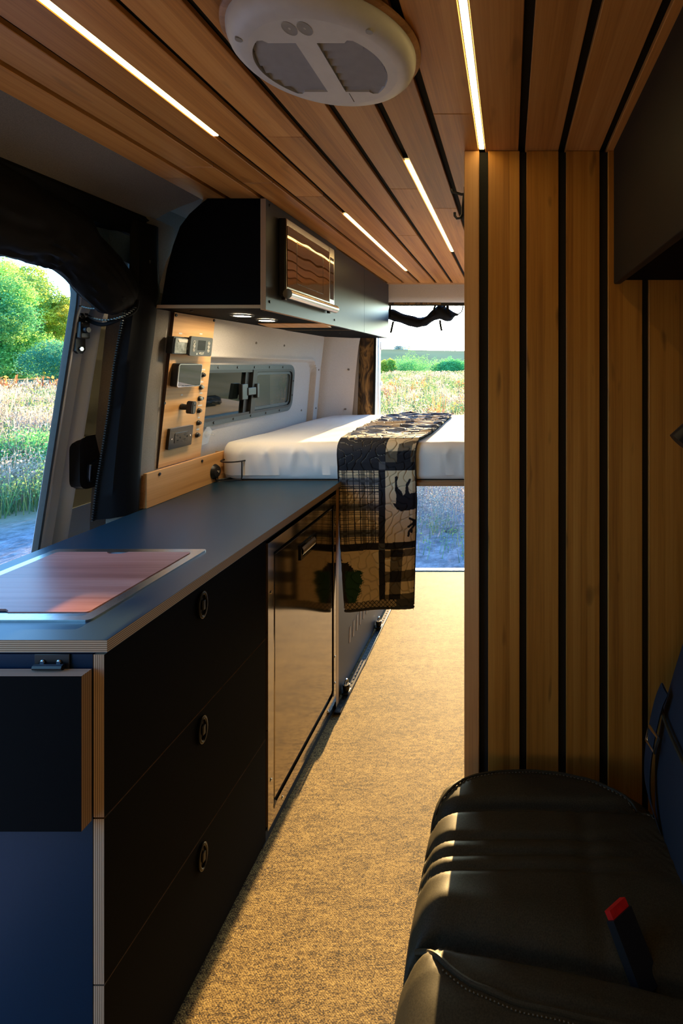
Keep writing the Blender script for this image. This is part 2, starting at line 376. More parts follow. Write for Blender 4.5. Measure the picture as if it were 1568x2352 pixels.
def carpet():
    """flat-woven floor: one value per yarn crossing, broken dark picks in rows, a fine twill line"""
    m, nt, b = nodes_of('woven_carpet')
    def cells(sx, sy):
        mp = mapping(nt, (sx, sy, 1)); fl = N(nt, 'ShaderNodeVectorMath', operation='FLOOR'); nt.links.new(mp.outputs[0], fl.inputs[0])
        wn = N(nt, 'ShaderNodeTexWhiteNoise', noise_dimensions='2D'); nt.links.new(fl.outputs[0], wn.inputs['Vector']); return wn.outputs['Value']
    def noise(sx, sy, det=2.0):
        mp = mapping(nt, (sx, sy, 1)); n_ = N(nt, 'ShaderNodeTexNoise', Scale=1.0, Detail=det); nt.links.new(mp.outputs[0], n_.inputs['Vector']); return n_.outputs[0]
    def madd(a, k, c):
        q = N(nt, 'ShaderNodeMath', operation='MULTIPLY_ADD'); nt.links.new(a, q.inputs[0]); q.inputs[1].default_value = k
        if isinstance(c, float): q.inputs[2].default_value = c
        else: nt.links.new(c, q.inputs[2])
        return q.outputs[0]
    c1 = cells(430, 760); c2 = noise(190, 420, 1.0); n1 = noise(36, 110); n2 = noise(7, 22)
    v = madd(c1, .26, madd(c2, .70, madd(n1, .42, madd(n2, .20, -.30))))
    r = ramp(nt, [(.30, (.020,.012,.008)), (.40, (.10,.058,.022)), (.48, (.27,.175,.06)), (.60, (.41,.285,.105)), (.78, (.64,.47,.17))])
    nt.links.new(v, r.inputs[0])
    mp3 = mapping(nt, (1,1,1), (0,0,0), (0,0,R(-52))); wv = N(nt, 'ShaderNodeTexWave', wave_type='BANDS', bands_direction='X')
    wv.inputs['Scale'].default_value = 88.0; wv.inputs['Distortion'].default_value = .3; nt.links.new(mp3.outputs[0], wv.inputs['Vector'])
    wr = ramp(nt, [(.15, (.70,.70,.72)), (.7, (1.12,1.10,1.06))]); nt.links.new(wv.outputs['Color'], wr.inputs[0])
    mx = N(nt, 'ShaderNodeMixRGB', blend_type='MULTIPLY'); mx.inputs[0].default_value = 1; nt.links.new(r.outputs[0], mx.inputs[1]); nt.links.new(wr.outputs[0], mx.inputs[2])
    dr = ramp(nt, [(.3, (.84,.84,.84)), (.7, (1.10,1.10,1.10))]); nt.links.new(noise(2.2, 2.2, 4.0), dr.inputs[0])
    m2 = N(nt, 'ShaderNodeMixRGB', blend_type='MULTIPLY'); m2.inputs[0].default_value = 1; nt.links.new(mx.outputs[0], m2.inputs[1]); nt.links.new(dr.outputs[0], m2.inputs[2])
    nt.links.new(m2.outputs[0], b.inputs['Base Color']); b.inputs['Roughness'].default_value = .7; b.inputs['Specular IOR Level'].default_value = .20
    bump(nt, b, v, .10, .0008)
    return m
CARPET = carpet()

def camo():
    m, nt, b = nodes_of('camouflage_cloth')
    mp = mapping(nt, (14, 14, 5)); n = N(nt, 'ShaderNodeTexNoise', Scale=1.0, Detail=3.0, Distortion=1.6); nt.links.new(mp.outputs[0], n.inputs['Vector'])
    r = ramp(nt, [(.38, (.020,.012,.008)), (.46, (.10,.055,.02)), (.53, (.26,.15,.05)), (.60, (.05,.03,.015)), (.68, (.20,.12,.05))])
    r.color_ramp.interpolation = 'LINEAR'
    nt.links.new(n.outputs[0], r.inputs[0]); nt.links.new(r.outputs[0], b.inputs['Base Color']); b.inputs['Roughness'].default_value = .85
    return m
CAMO = camo()

def ground_mat():
    m, nt, b = nodes_of('field_ground')
    tc = N(nt, 'ShaderNodeTexCoord'); sp = N(nt, 'ShaderNodeSeparateXYZ'); nt.links.new(tc.outputs['Object'], sp.inputs[0])
    n1 = N(nt, 'ShaderNodeTexNoise', Scale=.35, Detail=6.0); nt.links.new(tc.outputs['Object'], n1.inputs['Vector'])
    n2 = N(nt, 'ShaderNodeTexNoise', Scale=9.0, Detail=6.0, Roughness=.7); nt.links.new(tc.outputs['Object'], n2.inputs['Vector'])
    gr = ramp(nt, [(.3, (.11,.12,.13)), (.5, (.24,.25,.27)), (.72, (.42,.44,.47))]); nt.links.new(n2.outputs[0], gr.inputs[0])
    fr = ramp(nt, [(.3, (.15,.17,.06)), (.5, (.30,.26,.12)), (.7, (.44,.36,.20))]); nt.links.new(n1.outputs[0], fr.inputs[0])
    ln = N(nt, 'ShaderNodeVectorMath', operation='LENGTH'); nt.links.new(tc.outputs['Object'], ln.inputs[0])
    nz = N(nt, 'ShaderNodeMath', operation='MULTIPLY_ADD'); nz.inputs[1].default_value = 3.0; nt.links.new(n1.outputs[0], nz.inputs[0]); nt.links.new(ln.outputs['Value'], nz.inputs[2])
    mr = N(nt, 'ShaderNodeMapRange'); mr.inputs['From Min'].default_value = 10.2; mr.inputs['From Max'].default_value = 12.2; nt.links.new(nz.outputs[0], mr.inputs['Value'])
    mx = N(nt, 'ShaderNodeMixRGB'); nt.links.new(mr.outputs[0], mx.inputs[0]); nt.links.new(gr.outputs[0], mx.inputs[1]); nt.links.new(fr.outputs[0], mx.inputs[2])
    nt.links.new(mx.outputs[0], b.inputs['Base Color']); b.inputs['Roughness'].default_value = .95; b.inputs['Specular IOR Level'].default_value = .1
    bump(nt, b, n2.outputs[0], .5, .05)
    return m
GROUND = ground_mat()
GRASS = tinted('grass_blades', .8, .40); LEAF = tinted('tree_leaves', .65, .42); QUILT = tinted('quilt_cloth', .7, 0.0, .25)
BARK = plain('bark', (.10,.075,.05), .9, nscale=12, nvar=.4, bstr=.4, bdist=.02)
HILL = plain('ploughed_hill', (.34,.33,.15), 1.0, 0, 0.0, nscale=.02, nvar=.25)

# =================================================================== STRUCTURE
def struct(name, mb, m, label, cat, parent=None):
    return obj(name, mb, m, parent, label, 'structure' if parent is None else None, cat if parent is None else None)

ZC = 1.93                        # height of the slatted ceiling
Y_REAR = 3.39
def WX(z):                       # inner face of the wall at the kitchen side, leaning in towards the roof
    return float(np.interp(z, [0, .9, 1.02, 1.38, 1.57, 1.72, 1.82, 1.88, 1.91, 1.935], [-1.245, -1.228, -1.222, -1.192, -1.170, -1.125, -1.078, -1.035, -1.013, -1.0]))

# floor
b = MB().box(-1.26, .66, -.95, Y_REAR, -.04, 0)
struct('floor', b, CARPET, 'tan woven carpet with dark flecks along the aisle', 'floor')
# aluminium sill at the rear doors
b = MB().box(-1.1, .5, Y_REAR, Y_REAR + .034, -.03, .004, bev=.003)
b.box(-1.1, .5, Y_REAR - .006, Y_REAR + .001, -.02, .003)
struct('trim_1', b, ALU, 'bright aluminium threshold strip across the rear door opening', 'threshold')

# ceiling: black backing with bamboo slats
b = MB().box(-1.03, .64, -.95, 3.42, ZC + .016, ZC + .03)
ceil = struct('ceiling', b, BLACK_BACK, 'slatted bamboo ceiling on black backing with dark gaps', 'ceiling')
gaps = [-.921, -.807, -.7005, -.594, -.485, -.379, -.275, -.175, -.0705, .031, .133, .2385]
HG = .0085
edges = [-1.013] + [v for g in gaps for v in (g - HG, g + HG)] + [.60]
joints = {0: [1.46], 1: [1.38], 2: [1.50], 3: [1.62], 4: [1.20], 5: [2.1], 6: [1.55], 7: [1.74], 8: [1.09], 9: [], 10: [], 11: [], 12: []}
FAN_C, FAN_R = (-.311, .85), .146
for i in range(len(gaps) + 1):
    x0, x1 = edges[2*i], edges[2*i+1]
    ys = [-.93] + joints[i] + [3.292]
    for k in range(len(ys)-1):
        b = MB().box(x0, x1, ys[k] + (.0009 if k else 0), ys[k+1] - .0009, ZC, ZC + .012, bev=.0012, seg=1)
        obj('slat', b, W_CEIL, ceil)
b = MB().box(-1.013, .60, 3.294, 3.40, ZC, ZC + .012, bev=.0012, seg=1)
obj('cross_board', b, W_CROSS, ceil)

# wall behind the kitchen and bed: leaning fabric panel with a moulded window recess
def sd_rrect(y, z, y0, y1, z0, z1, r):
    cy, cz = (y0+y1)/2, (z0+z1)/2; dy = abs(y-cy) - (y1-y0)/2 + r; dz = abs(z-cz) - (z1-z0)/2 + r
    return math.hypot(max(dy, 0), max(dz, 0)) + min(max(dy, dz), 0) - r
def wall_off(y, z):
    d = sd_rrect(y, z, 1.90, 3.085, .86, 1.418, .085)
    t = min(1, max(0, (-d) / .014)); t = t*t*(3-2*t)
    lip = math.exp(-((d - .004)/.006)**2) * .006
    return -.026*t + lip
WIN_Y0, WIN_Y1, WIN_Z0, WIN_Z1 = 1.86, 2.825, 1.135, 1.388
ygrid = sorted(set([1.64 + .0135*i for i in range(116)] + [WIN_Y0 + .02, WIN_Y1 - .02] + [3.08 + .004*i for i in range(8)]))
zgrid = sorted(set([.0, .3, .6, .8] + [.85 + .0135*i for i in range(80)] + [1.404 + .004*i for i in range(6)] + [1.935]))
ygrid = [y for y in ygrid if y <= 3.2]; zgrid = [z for z in zgrid if z <= 1.935]
b = MB(); vs = [(WX(z) + wall_off(y, z), y, z) for y in ygrid for z in zgrid]; nz = len(zgrid); fs = []
for i in range(len(ygrid)-1):
    for j in range(nz-1):
        yc, zc = (ygrid[i]+ygrid[i+1])/2, (zgrid[j]+zgrid[j+1])/2
        if WIN_Y0+.02 < yc < WIN_Y1-.02 and WIN_Z0+.02 < zc < WIN_Z1-.02: continue
        fs.append((i*nz+j, (i+1)*nz+j, (i+1)*nz+j+1, i*nz+j+1))
b.add(vs, fs, 0, True)
WALL = struct('wall_left', b, FABRIC, 'pale grey fabric wall panel with a moulded recess around the window', 'wall')
for (y, z) in ((2.33, 1.49), (2.62, 1.49), (3.13, 1.36), (3.135, 1.12), (2.98, 1.12)):
    x = WX(z) + wall_off(y, z); obj('trim_clip', MB().cyl((x-.002, y, z), (x+.004, y, z), .006, n=10, bev=.002), FABRIC_D, WALL)
# pillar trim beside the sliding door
b = MB(); rows = []
for z in [.0, .9, 1.1, 1.3, 1.5, 1.62, 1.72, 1.8, 1.86]:
    x = min(WX(z), -1.158)
    rows.append([(x-.05, 1.585, z), (x-.02, 1.592, z), (x-.004, 1.605, z), (x+.004, 1.64, z), (x+.004, 1.70, z), (x-.004, 1.735, z)])
b.grid(rows); b.grid([[(p[0]-.05, p[1], p[2]) for p in (r[0], r[-1])] for r in rows])
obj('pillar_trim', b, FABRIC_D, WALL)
# fabric over the sliding door, up to the slats
b = MB(); prof = [(-1.0, 1.937), (-1.03, 1.922), (-1.075, 1.905), (-1.12, 1.885), (-1.172, 1.855), (-1.19, 1.835), (-1.24, 1.835)]
b.grid([[(x, y, z) for x, z in prof] for y in np.linspace(-.95, 1.64, 14)])
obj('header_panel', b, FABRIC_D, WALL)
b = MB().box(-1.26, -1.19, -.95, .12, 0, 1.86); b.box(-1.30, -1.24, -.95, 3.42, 1.83, 1.98).box(-1.30, -.985, -.95, 3.45, 1.948, 1.98)
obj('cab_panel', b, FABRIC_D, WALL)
# rear pillar trims
b = MB(); rows = []
for z in np.linspace(.6, 1.93, 14):
    x = WX(z)
    rows.append([(x-.02, 3.16, z), (x+.018, 3.172, z), (x+.045, 3.20, z), (x+.115, 3.285, z), (x+.155, 3.325, z), (x+.168, 3.345, z), (x+.16, 3.365, z), (x+.02, 3.385, z)])
b.grid(rows)
obj('pillar_trim', b, FABRIC, WALL)
for z, y in ((1.10, 3.30), (1.36, 3.30)):
    x = WX(z)+.135; obj('trim_clip', MB().cyl((x-.004, y, z), (x+.005, y-.004, z), .006, n=10, bev=.002), FABRIC_D, WALL)

b = MB().box(.60, .63, -.95, 3.40, 0, 1.96)
struct('wall_right', b, FABRIC_D, 'dark fabric wall behind the seat and the slatted closet', 'wall')
b = MB().box(-1.26, .63, -.98, -.95, 0, 1.97)  # added unseen wall in place of a windscreen, holds back front light
struct('wall_front', b, FABRIC_D, 'unseen dark wall closing the cab, added to keep front light out', 'wall')
# rear header and jambs
b = MB(); rows = []
for x in np.linspace(-1.12, .55, 10):
    rows.append([(x, 3.345, 1.955), (x, 3.355, 1.91), (x, 3.358, 1.85), (x, 3.366, 1.826), (x, 3.385, 1.815), (x, 3.44, 1.815), (x, 3.47, 1.96)])
b.grid(rows)
HEAD = struct('wall_back', b, FABRIC, 'pale fabric header over the rear door opening, lit pink', 'wall')
b = MB().box(.47, .63, 3.36, 3.46, 0, 1.96); obj('jamb', b, FABRIC, HEAD)
b = MB().box(-1.26, -.985, 3.388, 3.46, 0, 1.96); obj('jamb', b, FABRIC, HEAD)

# slatted closet wall
YP = 1.273
b = MB().box(-.112, .60, YP + .0125, YP + .03, 0, ZC)
PART = struct('wall_partition', b, BLACK_BACK, 'closet wall of upright bamboo slats with black gaps', 'wall')
pg = [(-.0775, -.0545), (.0255, .0430), (.1245, .1440), (.2290, .2505), (.3375, .3540), (.445, .462)]
pe = [-.1155] + [v for g in pg for v in g] + [.60]
for i in range(len(pg) + 1):
    obj('slat', MB().box(pe[2*i], pe[2*i+1], YP, YP + .012, .0, ZC - .001, bev=.0014, seg=1), W_LIP if i == 0 else W_WALL, PART)
b = MB().box(-.1155, -.1005, YP + .0125, 2.02, 0, ZC - .001, bev=.001, seg=1)
obj('side_board', b, plain('closet_side_laminate', (.010,.009,.007), .6, 0, .08, nscale=900), PART)
b = MB().box(-.10, .60, 2.00, 2.02, 0, ZC - .001); obj('back_board', b, LAM, PART)

# window_1
def wp(y, z, off): return (WX(z) - .026 + off, y, z)
WIN = thing('window_1', 'long dark sliding window with rounded grey frame above the bed', 'window', (-1.225, 2.36, 1.13), kind='structure')
out = rrect(WIN_Y0, WIN_Y1, WIN_Z0, WIN_Z1, .058, 6); inn = rrect(WIN_Y0+.028, WIN_Y1-.028, WIN_Z0+.028, WIN_Z1-.028, .036, 6)
obj('frame', MB().frame(out, inn, wp, -.02, .010), WIN_FR, WIN)
o2 = rrect(WIN_Y0+.022, WIN_Y1-.022, WIN_Z0+.022, WIN_Z1-.022, .042, 6); i2 = rrect(WIN_Y0+.034, WIN_Y1-.034, WIN_Z0+.034, WIN_Z1-.034, .032, 6)
obj('gasket', MB().frame(o2, i2, wp, -.015, .013), BLK_PL, WIN)
ym = 2.365
b = MB(); P = rrect(WIN_Y0+.03, ym, WIN_Z0+.03, WIN_Z1-.03, .02, 5)
b.add([wp(y, z, -.008) for y, z in P], [list(range(len(P)))]); obj('pane', b, PANE, WIN)
b = MB(); P = rrect(ym, WIN_Y1-.03, WIN_Z0+.03, WIN_Z1-.03, .03, 5)
b.add([wp(y, z, .0) for y, z in P], [list(range(len(P)))]); obj('pane', b, PANE_F, WIN, 'hazy tinted pane of the sliding half')
b = MB().frame(rrect(ym+.03, WIN_Y1-.034, WIN_Z0+.036, WIN_Z1-.036, .03), rrect(ym+.042, WIN_Y1-.046, WIN_Z0+.048, WIN_Z1-.048, .024), wp, -.002, .006)
obj('sash_frame', b, WIN_FR, WIN)
b = MB(); q = [wp(ym-.05, WIN_Z0+.03, .002), wp(ym-.05, WIN_Z1-.03, .002), wp(ym-.01, WIN_Z1-.03, .002), wp(ym-.01, WIN_Z0+.03, .002)]
b.add(q + [(p[0]-.01, p[1], p[2]) for p in q], [(0,1,2,3), (7,6,5,4), (0,4,5,1), (2,6,7,3)])
q = [wp(ym-.008, WIN_Z0+.024, .016), wp(ym-.008, WIN_Z1-.024, .016), wp(ym+.030, WIN_Z1-.024, .016), wp(ym+.030, WIN_Z0+.024, .016)]
b.add(q + [(p[0]-.02, p[1], p[2]) for p in q], [(0,1,2,3), (7,6,5,4), (0,4,5,1), (2,6,7,3)])
obj('meeting_rail', b, BLK_PL, WIN)
zc = 1.265; xx = WX(zc) - .026
b = MB().box(xx+.004, xx+.022, ym-.105, ym-.055, zc-.036, zc+.036, bev=.003); b.box(xx+.004, xx+.026, ym-.06, ym+.012, zc-.018, zc+.018, bev=.003)
b.box(xx+.01, xx+.028, ym+.018, ym+.038, zc-.034, zc+.034, bev=.003)
obj('latch', b, BLK_PL, WIN)
for y, z in [(1.93+.148*i, WIN_Z1-.011) for i in range(6)] + [(1.93+.148*i, WIN_Z0+.012) for i in range(6)] + [(WIN_Y1-.012, 1.22), (WIN_Y1-.012, 1.30)]:
    p = wp(y, z, .010); obj('screw', MB().cyl(p, (p[0]+.003, p[1], p[2]), .0055, n=8, bev=.001), BLK_PL, WIN)

# open sliding door, parked outside behind its opening
DOOR = thing('door_1', 'open sliding van door, pale metal edge with a dark seal', 'door', (-1.36, 1.45, -.1), kind='structure')
def dx(z): return -1.361 + (z - .9)*.155 - max(0, z-1.58)*.25
zs = list(np.linspace(-.1, 1.50, 17)) + [1.53, 1.56, 1.59, 1.62, 1.66, 1.72]
prof = [(1.448, -.014), (1.4485, .004), (1.4515, .010), (1.458, .010), (1.464, .004), (1.478, .0), (1.512, .002), (1.522, -.004), (1.532, -.017), (1.545, -.021), (1.553, -.017), (1.566, .006), (1.574, .009), (1.582, .004), (1.594, -.02), (1.602, -.03)]
prof = [(1.448 + (y-1.448)*.74, o_) for y, o_ in prof]
b = MB(); b.grid([[(dx(z) + o_, y + (.006 if z > 1.55 else 0) + .035*(z-.9)*.12, z) for y, o_ in prof] for z in zs])
obj('door_edge_panel', b, CAR_PAINT, DOOR)
b = MB().grid([[(dx(z) + o_, y, z) for y, o_ in ((1.4470, -.012), (1.4450, -.006), (1.4455, .007), (1.4490, .010), (1.4505, .008))] for z in zs])
obj('seal', b, CAR_EDGE, DOOR)
b = MB().grid([[(dx(z) - .032, y, z) for y in (1.562, 2.0, 2.62)] for z in np.linspace(.93, 1.52, 4)])
obj('door_glass', b, PANE_D, DOOR)
b = MB().grid([[(dx(z) - .03, y, z) for y in (1.562, 2.62)] for z in (-.1, .4, .93)]); b.grid([[(dx(z) - .03, y, z) for y in (1.562, 2.62)] for z in (1.52, 1.6, 1.7)])
b.grid([[(dx(z) - .034, y, z) for y in (1.52, 2.64)] for z in zs])
b.grid([[(dx(z) + o_, y, z) for y, o_ in ((1.449, -.014), (1.52, -.034))] for z in zs])
for z0, z1 in zip(zs[:-1], zs[1:]): b.box(dx((z0+z1)/2) - .034, -1.262, 2.625, 2.64, z0, z1)
obj('door_skin', b, CAR_PAINT, DOOR)
z = 1.478; x = dx(z)
b = MB().prism([(1.4565, z-.052), (1.466, z-.060), (1.480, z-.060), (1.4895, z-.050), (1.4895, z+.050), (1.481, z+.060), (1.466, z+.060), (1.4565, z+.050)], 'x', x+.002, x+.010)
st = obj('striker_plate', b, BLK_PL, DOOR)
obj('striker_block', MB().box(x+.01, x+.024, 1.4565, 1.491, z-.016, z+.034, bev=.004).cyl((x+.02, 1.473, z+.010), (x+.034, 1.473, z+.010), .010, n=14, bev=.002), BLK_PL, st)
for dz in (-.046, .050): obj('bolt', MB().cyl((x+.009, 1.473, z+dz), (x+.014, 1.473, z+dz), .0065, n=6), CHROME, st)
z = 1.085; x = dx(z)
b = MB().prism(rrect(1.527, 1.612, z-.085, z+.08, .03, 5), 'x', x-.01, x+.022)
hd = obj('handle_housing', b, BLK_PL, DOOR)
b = MB().tube([(x+.024, 1.560, z-.06), (x+.032, 1.552, z-.045), (x+.034, 1.552, z-.012), (x+.026, 1.580, z-.004)], .008, 8); obj('pull_handle', b, BLK_GL, hd)

# rear door: edge of the opened leaf at the jamb
DR = thing('door_2', 'white edge of the opened rear door beside the camouflage strip', 'door', (-.95, 3.46, 0), kind='structure')
b = MB()
for (x0, x1, y0, y1) in ((-1.06, -.965, 3.455, 3.53), (-.985, -.937, 3.465, 3.60)): b.box(x0, x1, y0, y1, -.1, 1.9, bev=.012)
obj('door_jamb', b, CAR_WHITE, DR)
b = MB().box(-.975, -.930, 3.56, 3.63, .3, 1.62, bev=.015); b.box(-.97, -.925, 3.60, 3.66, 1.50, 1.56, bev=.008); b.box(-.97, -.925, 3.60, 3.66, 1.24, 1.27, bev=.008)
obj('door_edge', b, CAR_WHITE, DR)

# =================================================================== KITCHEN
ZW = .91; XF = -.692
# drawer cabinet
CAB = thing('drawer_cabinet', 'black laminate cabinet with three wide drawers and raw plywood edges', 'cabinet', (-.95, 1.15, 0))
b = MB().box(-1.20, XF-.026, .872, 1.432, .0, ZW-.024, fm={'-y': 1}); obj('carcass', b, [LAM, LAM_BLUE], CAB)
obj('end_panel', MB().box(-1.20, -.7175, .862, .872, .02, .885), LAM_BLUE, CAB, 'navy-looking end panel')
for k, (z0, z1) in enumerate([(.604, .884), (.3165, .601), (.022, .3135)]):
    b = MB().box(XF-.0245, XF-.0055, .862, 1.432, z0, z1, fm={'-y': 1, '+y': 1, '+z': 2, '-z': 2})
    d = obj('drawer', b, [LAM, PLY_X, PLY_Z], CAB)
    zc = z1 - .044; yc = 1.135; x = XF - .0055
    b = MB()
    def oval(ry, rz, n=24): return [(yc + ry*math.cos(2*math.pi*i/n), zc + rz*math.sin(2*math.pi*i/n)) for i in range(n)]
    b.frame(oval(.0165, .031), oval(.0105, .0235), lambda u, v, dd: (x + dd, u, v), 0, .004)
    h = obj('handle', b, BLK_GL, d)
    b = MB().tube([(x+.0025, yc + .0135*math.cos(2*math.pi*i/20), zc + .027*math.sin(2*math.pi*i/20)) for i in range(20)], .0030, 7, closed=True)
    b.add([(x+.0004, u, v) for u, v in oval(.0115, .0245)], [list(range(24))]); b.box(x+.001, x+.006, yc-.004, yc+.006, zc-.012, zc+.010, bev=.002)
    obj('finger_latch', b, BLK_MT, d)
obj('kick_board', MB().box(-1.15, XF-.03, .90, 1.432, 0, .02), LAM, CAB)

# fold-up side table on the end panel
FT = thing('folding_side_table', 'fold-down plywood side leaf hanging on the end of the drawer cabinet', 'side table', (-.95, .85, .6))
b = MB().box(-1.205, -.716, .8375, .8585, .602, .862, fm={'-y': 0, '+y': 0, '+x': 1, '-x': 1, '+z': 1, '-z': 1})
obj('leaf', b, [LAM, plywood('plywood_layers_leaf', 'Y', .004, (.62,.47,.33), (.34,.22,.14))], FT)
b = MB().box(-.815, -.755, .8590, .8615, .850, .8865, bev=.001).tube([(-.81, .853, .868), (-.76, .853, .868)], .005, 8)
obj('hinge', b, BLK_MT, FT)
for x in (-.80, -.772): obj('hinge_screw', MB().cyl((x, .8585, .873), (x, .8565, .873), .0045, n=10, bev=.001), CHROME, FT)

# worktop
WT = thing('worktop', 'long black worktop with striped plywood edge along the kitchen', 'worktop', (-.95, 1.45, ZW-.022))
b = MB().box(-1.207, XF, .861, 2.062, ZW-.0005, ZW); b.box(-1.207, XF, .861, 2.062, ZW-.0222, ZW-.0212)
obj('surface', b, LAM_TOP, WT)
b = MB().box(-1.207, XF, .861, 2.062, ZW-.0211, ZW-.0006); obj('plywood_edge', b, PLY_Z, WT, 'striped raw plywood edge')

# sink with its board lid
SK = thing('sink', 'stainless inset sink rim set into the worktop, mostly covered by a board', 'sink', (-.966, 1.10, ZW))
o_ = rrect(-1.160, -.773, .922, 1.280, .008, 3); i_ = rrect(-1.136, -.796, .947, 1.258, .012, 3)
b = MB().frame(o_, i_, lambda u, v, d: (u, v, ZW + d), .0002, .0035); obj('rim', b, STEEL_B, SK)
b = MB().frame(i_, rrect(-1.130, -.802, .953, 1.252, .012, 3), lambda u, v, d: (u, v, ZW + d), -.004, .0015); obj('inner_lip', b, BLK_PL, SK)
BD = thing('cutting_board', 'reddish wooden board with finger notches lying over the sink', 'cutting board', (-.966, 1.10, ZW+.003))
poly = []
def notch(cx, y, s):
    return [(cx - s*.027, y), (cx - s*.022, y + s*.006), (cx - s*.012, y + s*.0115), (cx + s*.012, y + s*.0115), (cx + s*.022, y + s*.006), (cx + s*.027, y)]
pts = rrect(-1.134, -.798, .949, 1.256, .007, 4)
poly = pts[:5] + [(x, 1.256 - (q-1.256)) if False else (x, q) for x, q in notch(-.982, 1.256, -1)] + pts[5:15] + notch(-.978, .949, 1) + pts[15:]
b = MB().prism([(x, y) for x, y in poly], 'z', ZW + .0008, ZW + .0052)
obj('board', b, W_BOARD, BD)

# built-in fridge
FR = thing('fridge', 'tall built-in fridge with mirror-finish golden steel door', 'fridge', (-.95, 1.74, 0))
Y0, Y1 = 1.448, 2.012; XD = XF - .006
obj('body', MB().box(-1.18, XD-.022, Y0+.01, Y1-.01, .03, .872), BLK_PL, FR)
o_ = [(Y1, .868), (Y0, .868), (Y0, .036), (Y1, .036)]; i_ = [(Y1-.022, .831), (Y0+.034, .831), (Y0+.034, .078), (Y1-.022, .078)]
obj('flange', MB().frame(o_, i_, lambda u, v, d: (XD + d, u, v), -.022, .0), STEEL, FR)
o2 = [(Y1-.023, .830), (Y0+.035, .830), (Y0+.035, .079), (Y1-.023, .079)]; i2 = [(Y1-.031, .821), (Y0+.044, .821), (Y0+.044, .089), (Y1-.031, .089)]
obj('door_gasket', MB().frame(o2, i2, lambda u, v, d: (XD + d, u, v), -.024, -.012), BLK_PL, FR)
b = MB(); b.box(XD-.018, XD-.003, Y0+.046, Y1-.033, .091, .819, bev=.003); dr = obj('door', b, STEEL_DK, FR)
hy0, hy1, hz0, hz1 = 1.672, 1.806, .732, .782
b = MB().frame([(hy1, hz1), (hy0, hz1), (hy0, hz0), (hy1, hz0)], [(hy1-.010, hz1-.009), (hy0+.010, hz1-.009), (hy0+.014, hz0+.008), (hy1-.014, hz0+.008)], lambda u, v, d: (XD + d, u, v), -.003, .002)
b.add([(XD-.0025, hy0+.01, hz0+.008), (XD-.0025, hy1-.01, hz0+.008), (XD-.0025, hy1-.01, hz1-.009), (XD-.0025, hy0+.01, hz1-.009)], [(0,1,2,3)])
h = obj('handle_recess', b, BLK_GL, dr)
b = MB(); b.grid([[(XD + .0005 + .009*math.sin(math.pi*t)*(0.6), y, hz0 + .010 + .030*t) for t in np.linspace(0, 1, 7)] for y in (hy0+.012, hy1-.014)])
obj('grip', b, STEEL_B, h)
for (y, z) in ((Y0+.017, .72), (Y0+.017, .17), (Y1-.011, .75), (Y1-.011, .22), (Y0+.09, .056), (Y1-.09, .056), (Y1-.011, .115)):
    obj('screw', MB().cyl((XD, y, z), (XD+.002, y, z), .005, n=8, bev=.001), CHROME, FR)
for y, s in ((Y0+.034, 1), (Y1-.022, -1)):
    b = MB().prism([(y, .079), (y+s*.004, .095), (y+s*.018, .080), (y+s*.002, .070)], 'x', XD-.002, XD+.001); obj('door_hinge', b, BLK_PL, FR)
obj('kick_board', MB().box(-1.15, XF-.014, 1.434, 2.012, .0, .034), LAM_GREY, FR)
# panel between the fridge and the bed, and the cabinet below the bed
UB = thing('under_bed_cabinet', 'grey boarded box under the bed with slanted vent slots', 'cabinet', (-.95, 2.6, 0))
obj('side_panel', MB().box(-1.19, XF-.006, 2.0145, 2.0455, .0, ZW-.024, fm={'+x': 1}), [LAM, W_LIP], UB, 'panel with a bright bamboo front edge')
poly = [(2.064, .012), (3.30, .012), (3.30, .872), (2.064, .872)]
b = MB().box(XF-.030, XF-.012, 2.064, 3.30, .012, .872); obj('front_panel', b, LAM_GREY, UB)
for i in range(9):
    y = 2.205 + .052*i; z = .20
    b = MB().prism([(y-.010, z-.034), (y+.004, z-.034), (y+.012, z+.034), (y-.002, z+.034)], 'x', XF-.013, XF-.0105)
    obj('vent_slot', b, plain('slot_edge_wood', (.48,.30,.17), .7, nscale=60) if i == 0 else MATS['slot_edge_wood'], UB)
# floor track with its fittings
TR = thing('cargo_track', 'black slotted cargo track along the floor beside the kitchen boxes', 'track', (-.67, 2.6, 0))
b = MB().box(XF-.006, XF+.022, 1.985, 3.33, .0005, .008, bev=.002); obj('rail', b, BLK_MT, TR)
b = MB()
for i in range(52):
    y = 2.0 + i*.0255; b.box(XF+.0045, XF+.0115, y-.0065, y+.0065, .0081, .0090)
obj('slots', b, GREY_DEV, TR, 'row of grey slot edges', kind='stuff')
for nm, y in (('black cargo ring fitting standing on the floor track close to the fridge', 2.105), ('black cargo ring fitting on the floor track below the hanging quilt', 2.63)):
    t = thing('track_fitting', nm, 'fitting', (XF+.006, y, .008), 'cargo fittings on the floor track')
    obj('base', MB().box(XF-.010, XF+.020, y-.020, y+.020, .009, .018, bev=.003), BLK_MT, t)
    obj('knob', MB().cyl((XF+.005, y, .017), (XF+.005, y, .045), .012, .016, n=14, bev=.003), BLK_MT, t)
    obj('ring', MB().tube([(XF+.005, y+.016*math.cos(a), .052+.012*math.sin(a)) for a in np.linspace(0, 2*math.pi, 14)[:-1]], .003, 6, closed=True), CHROME, t)

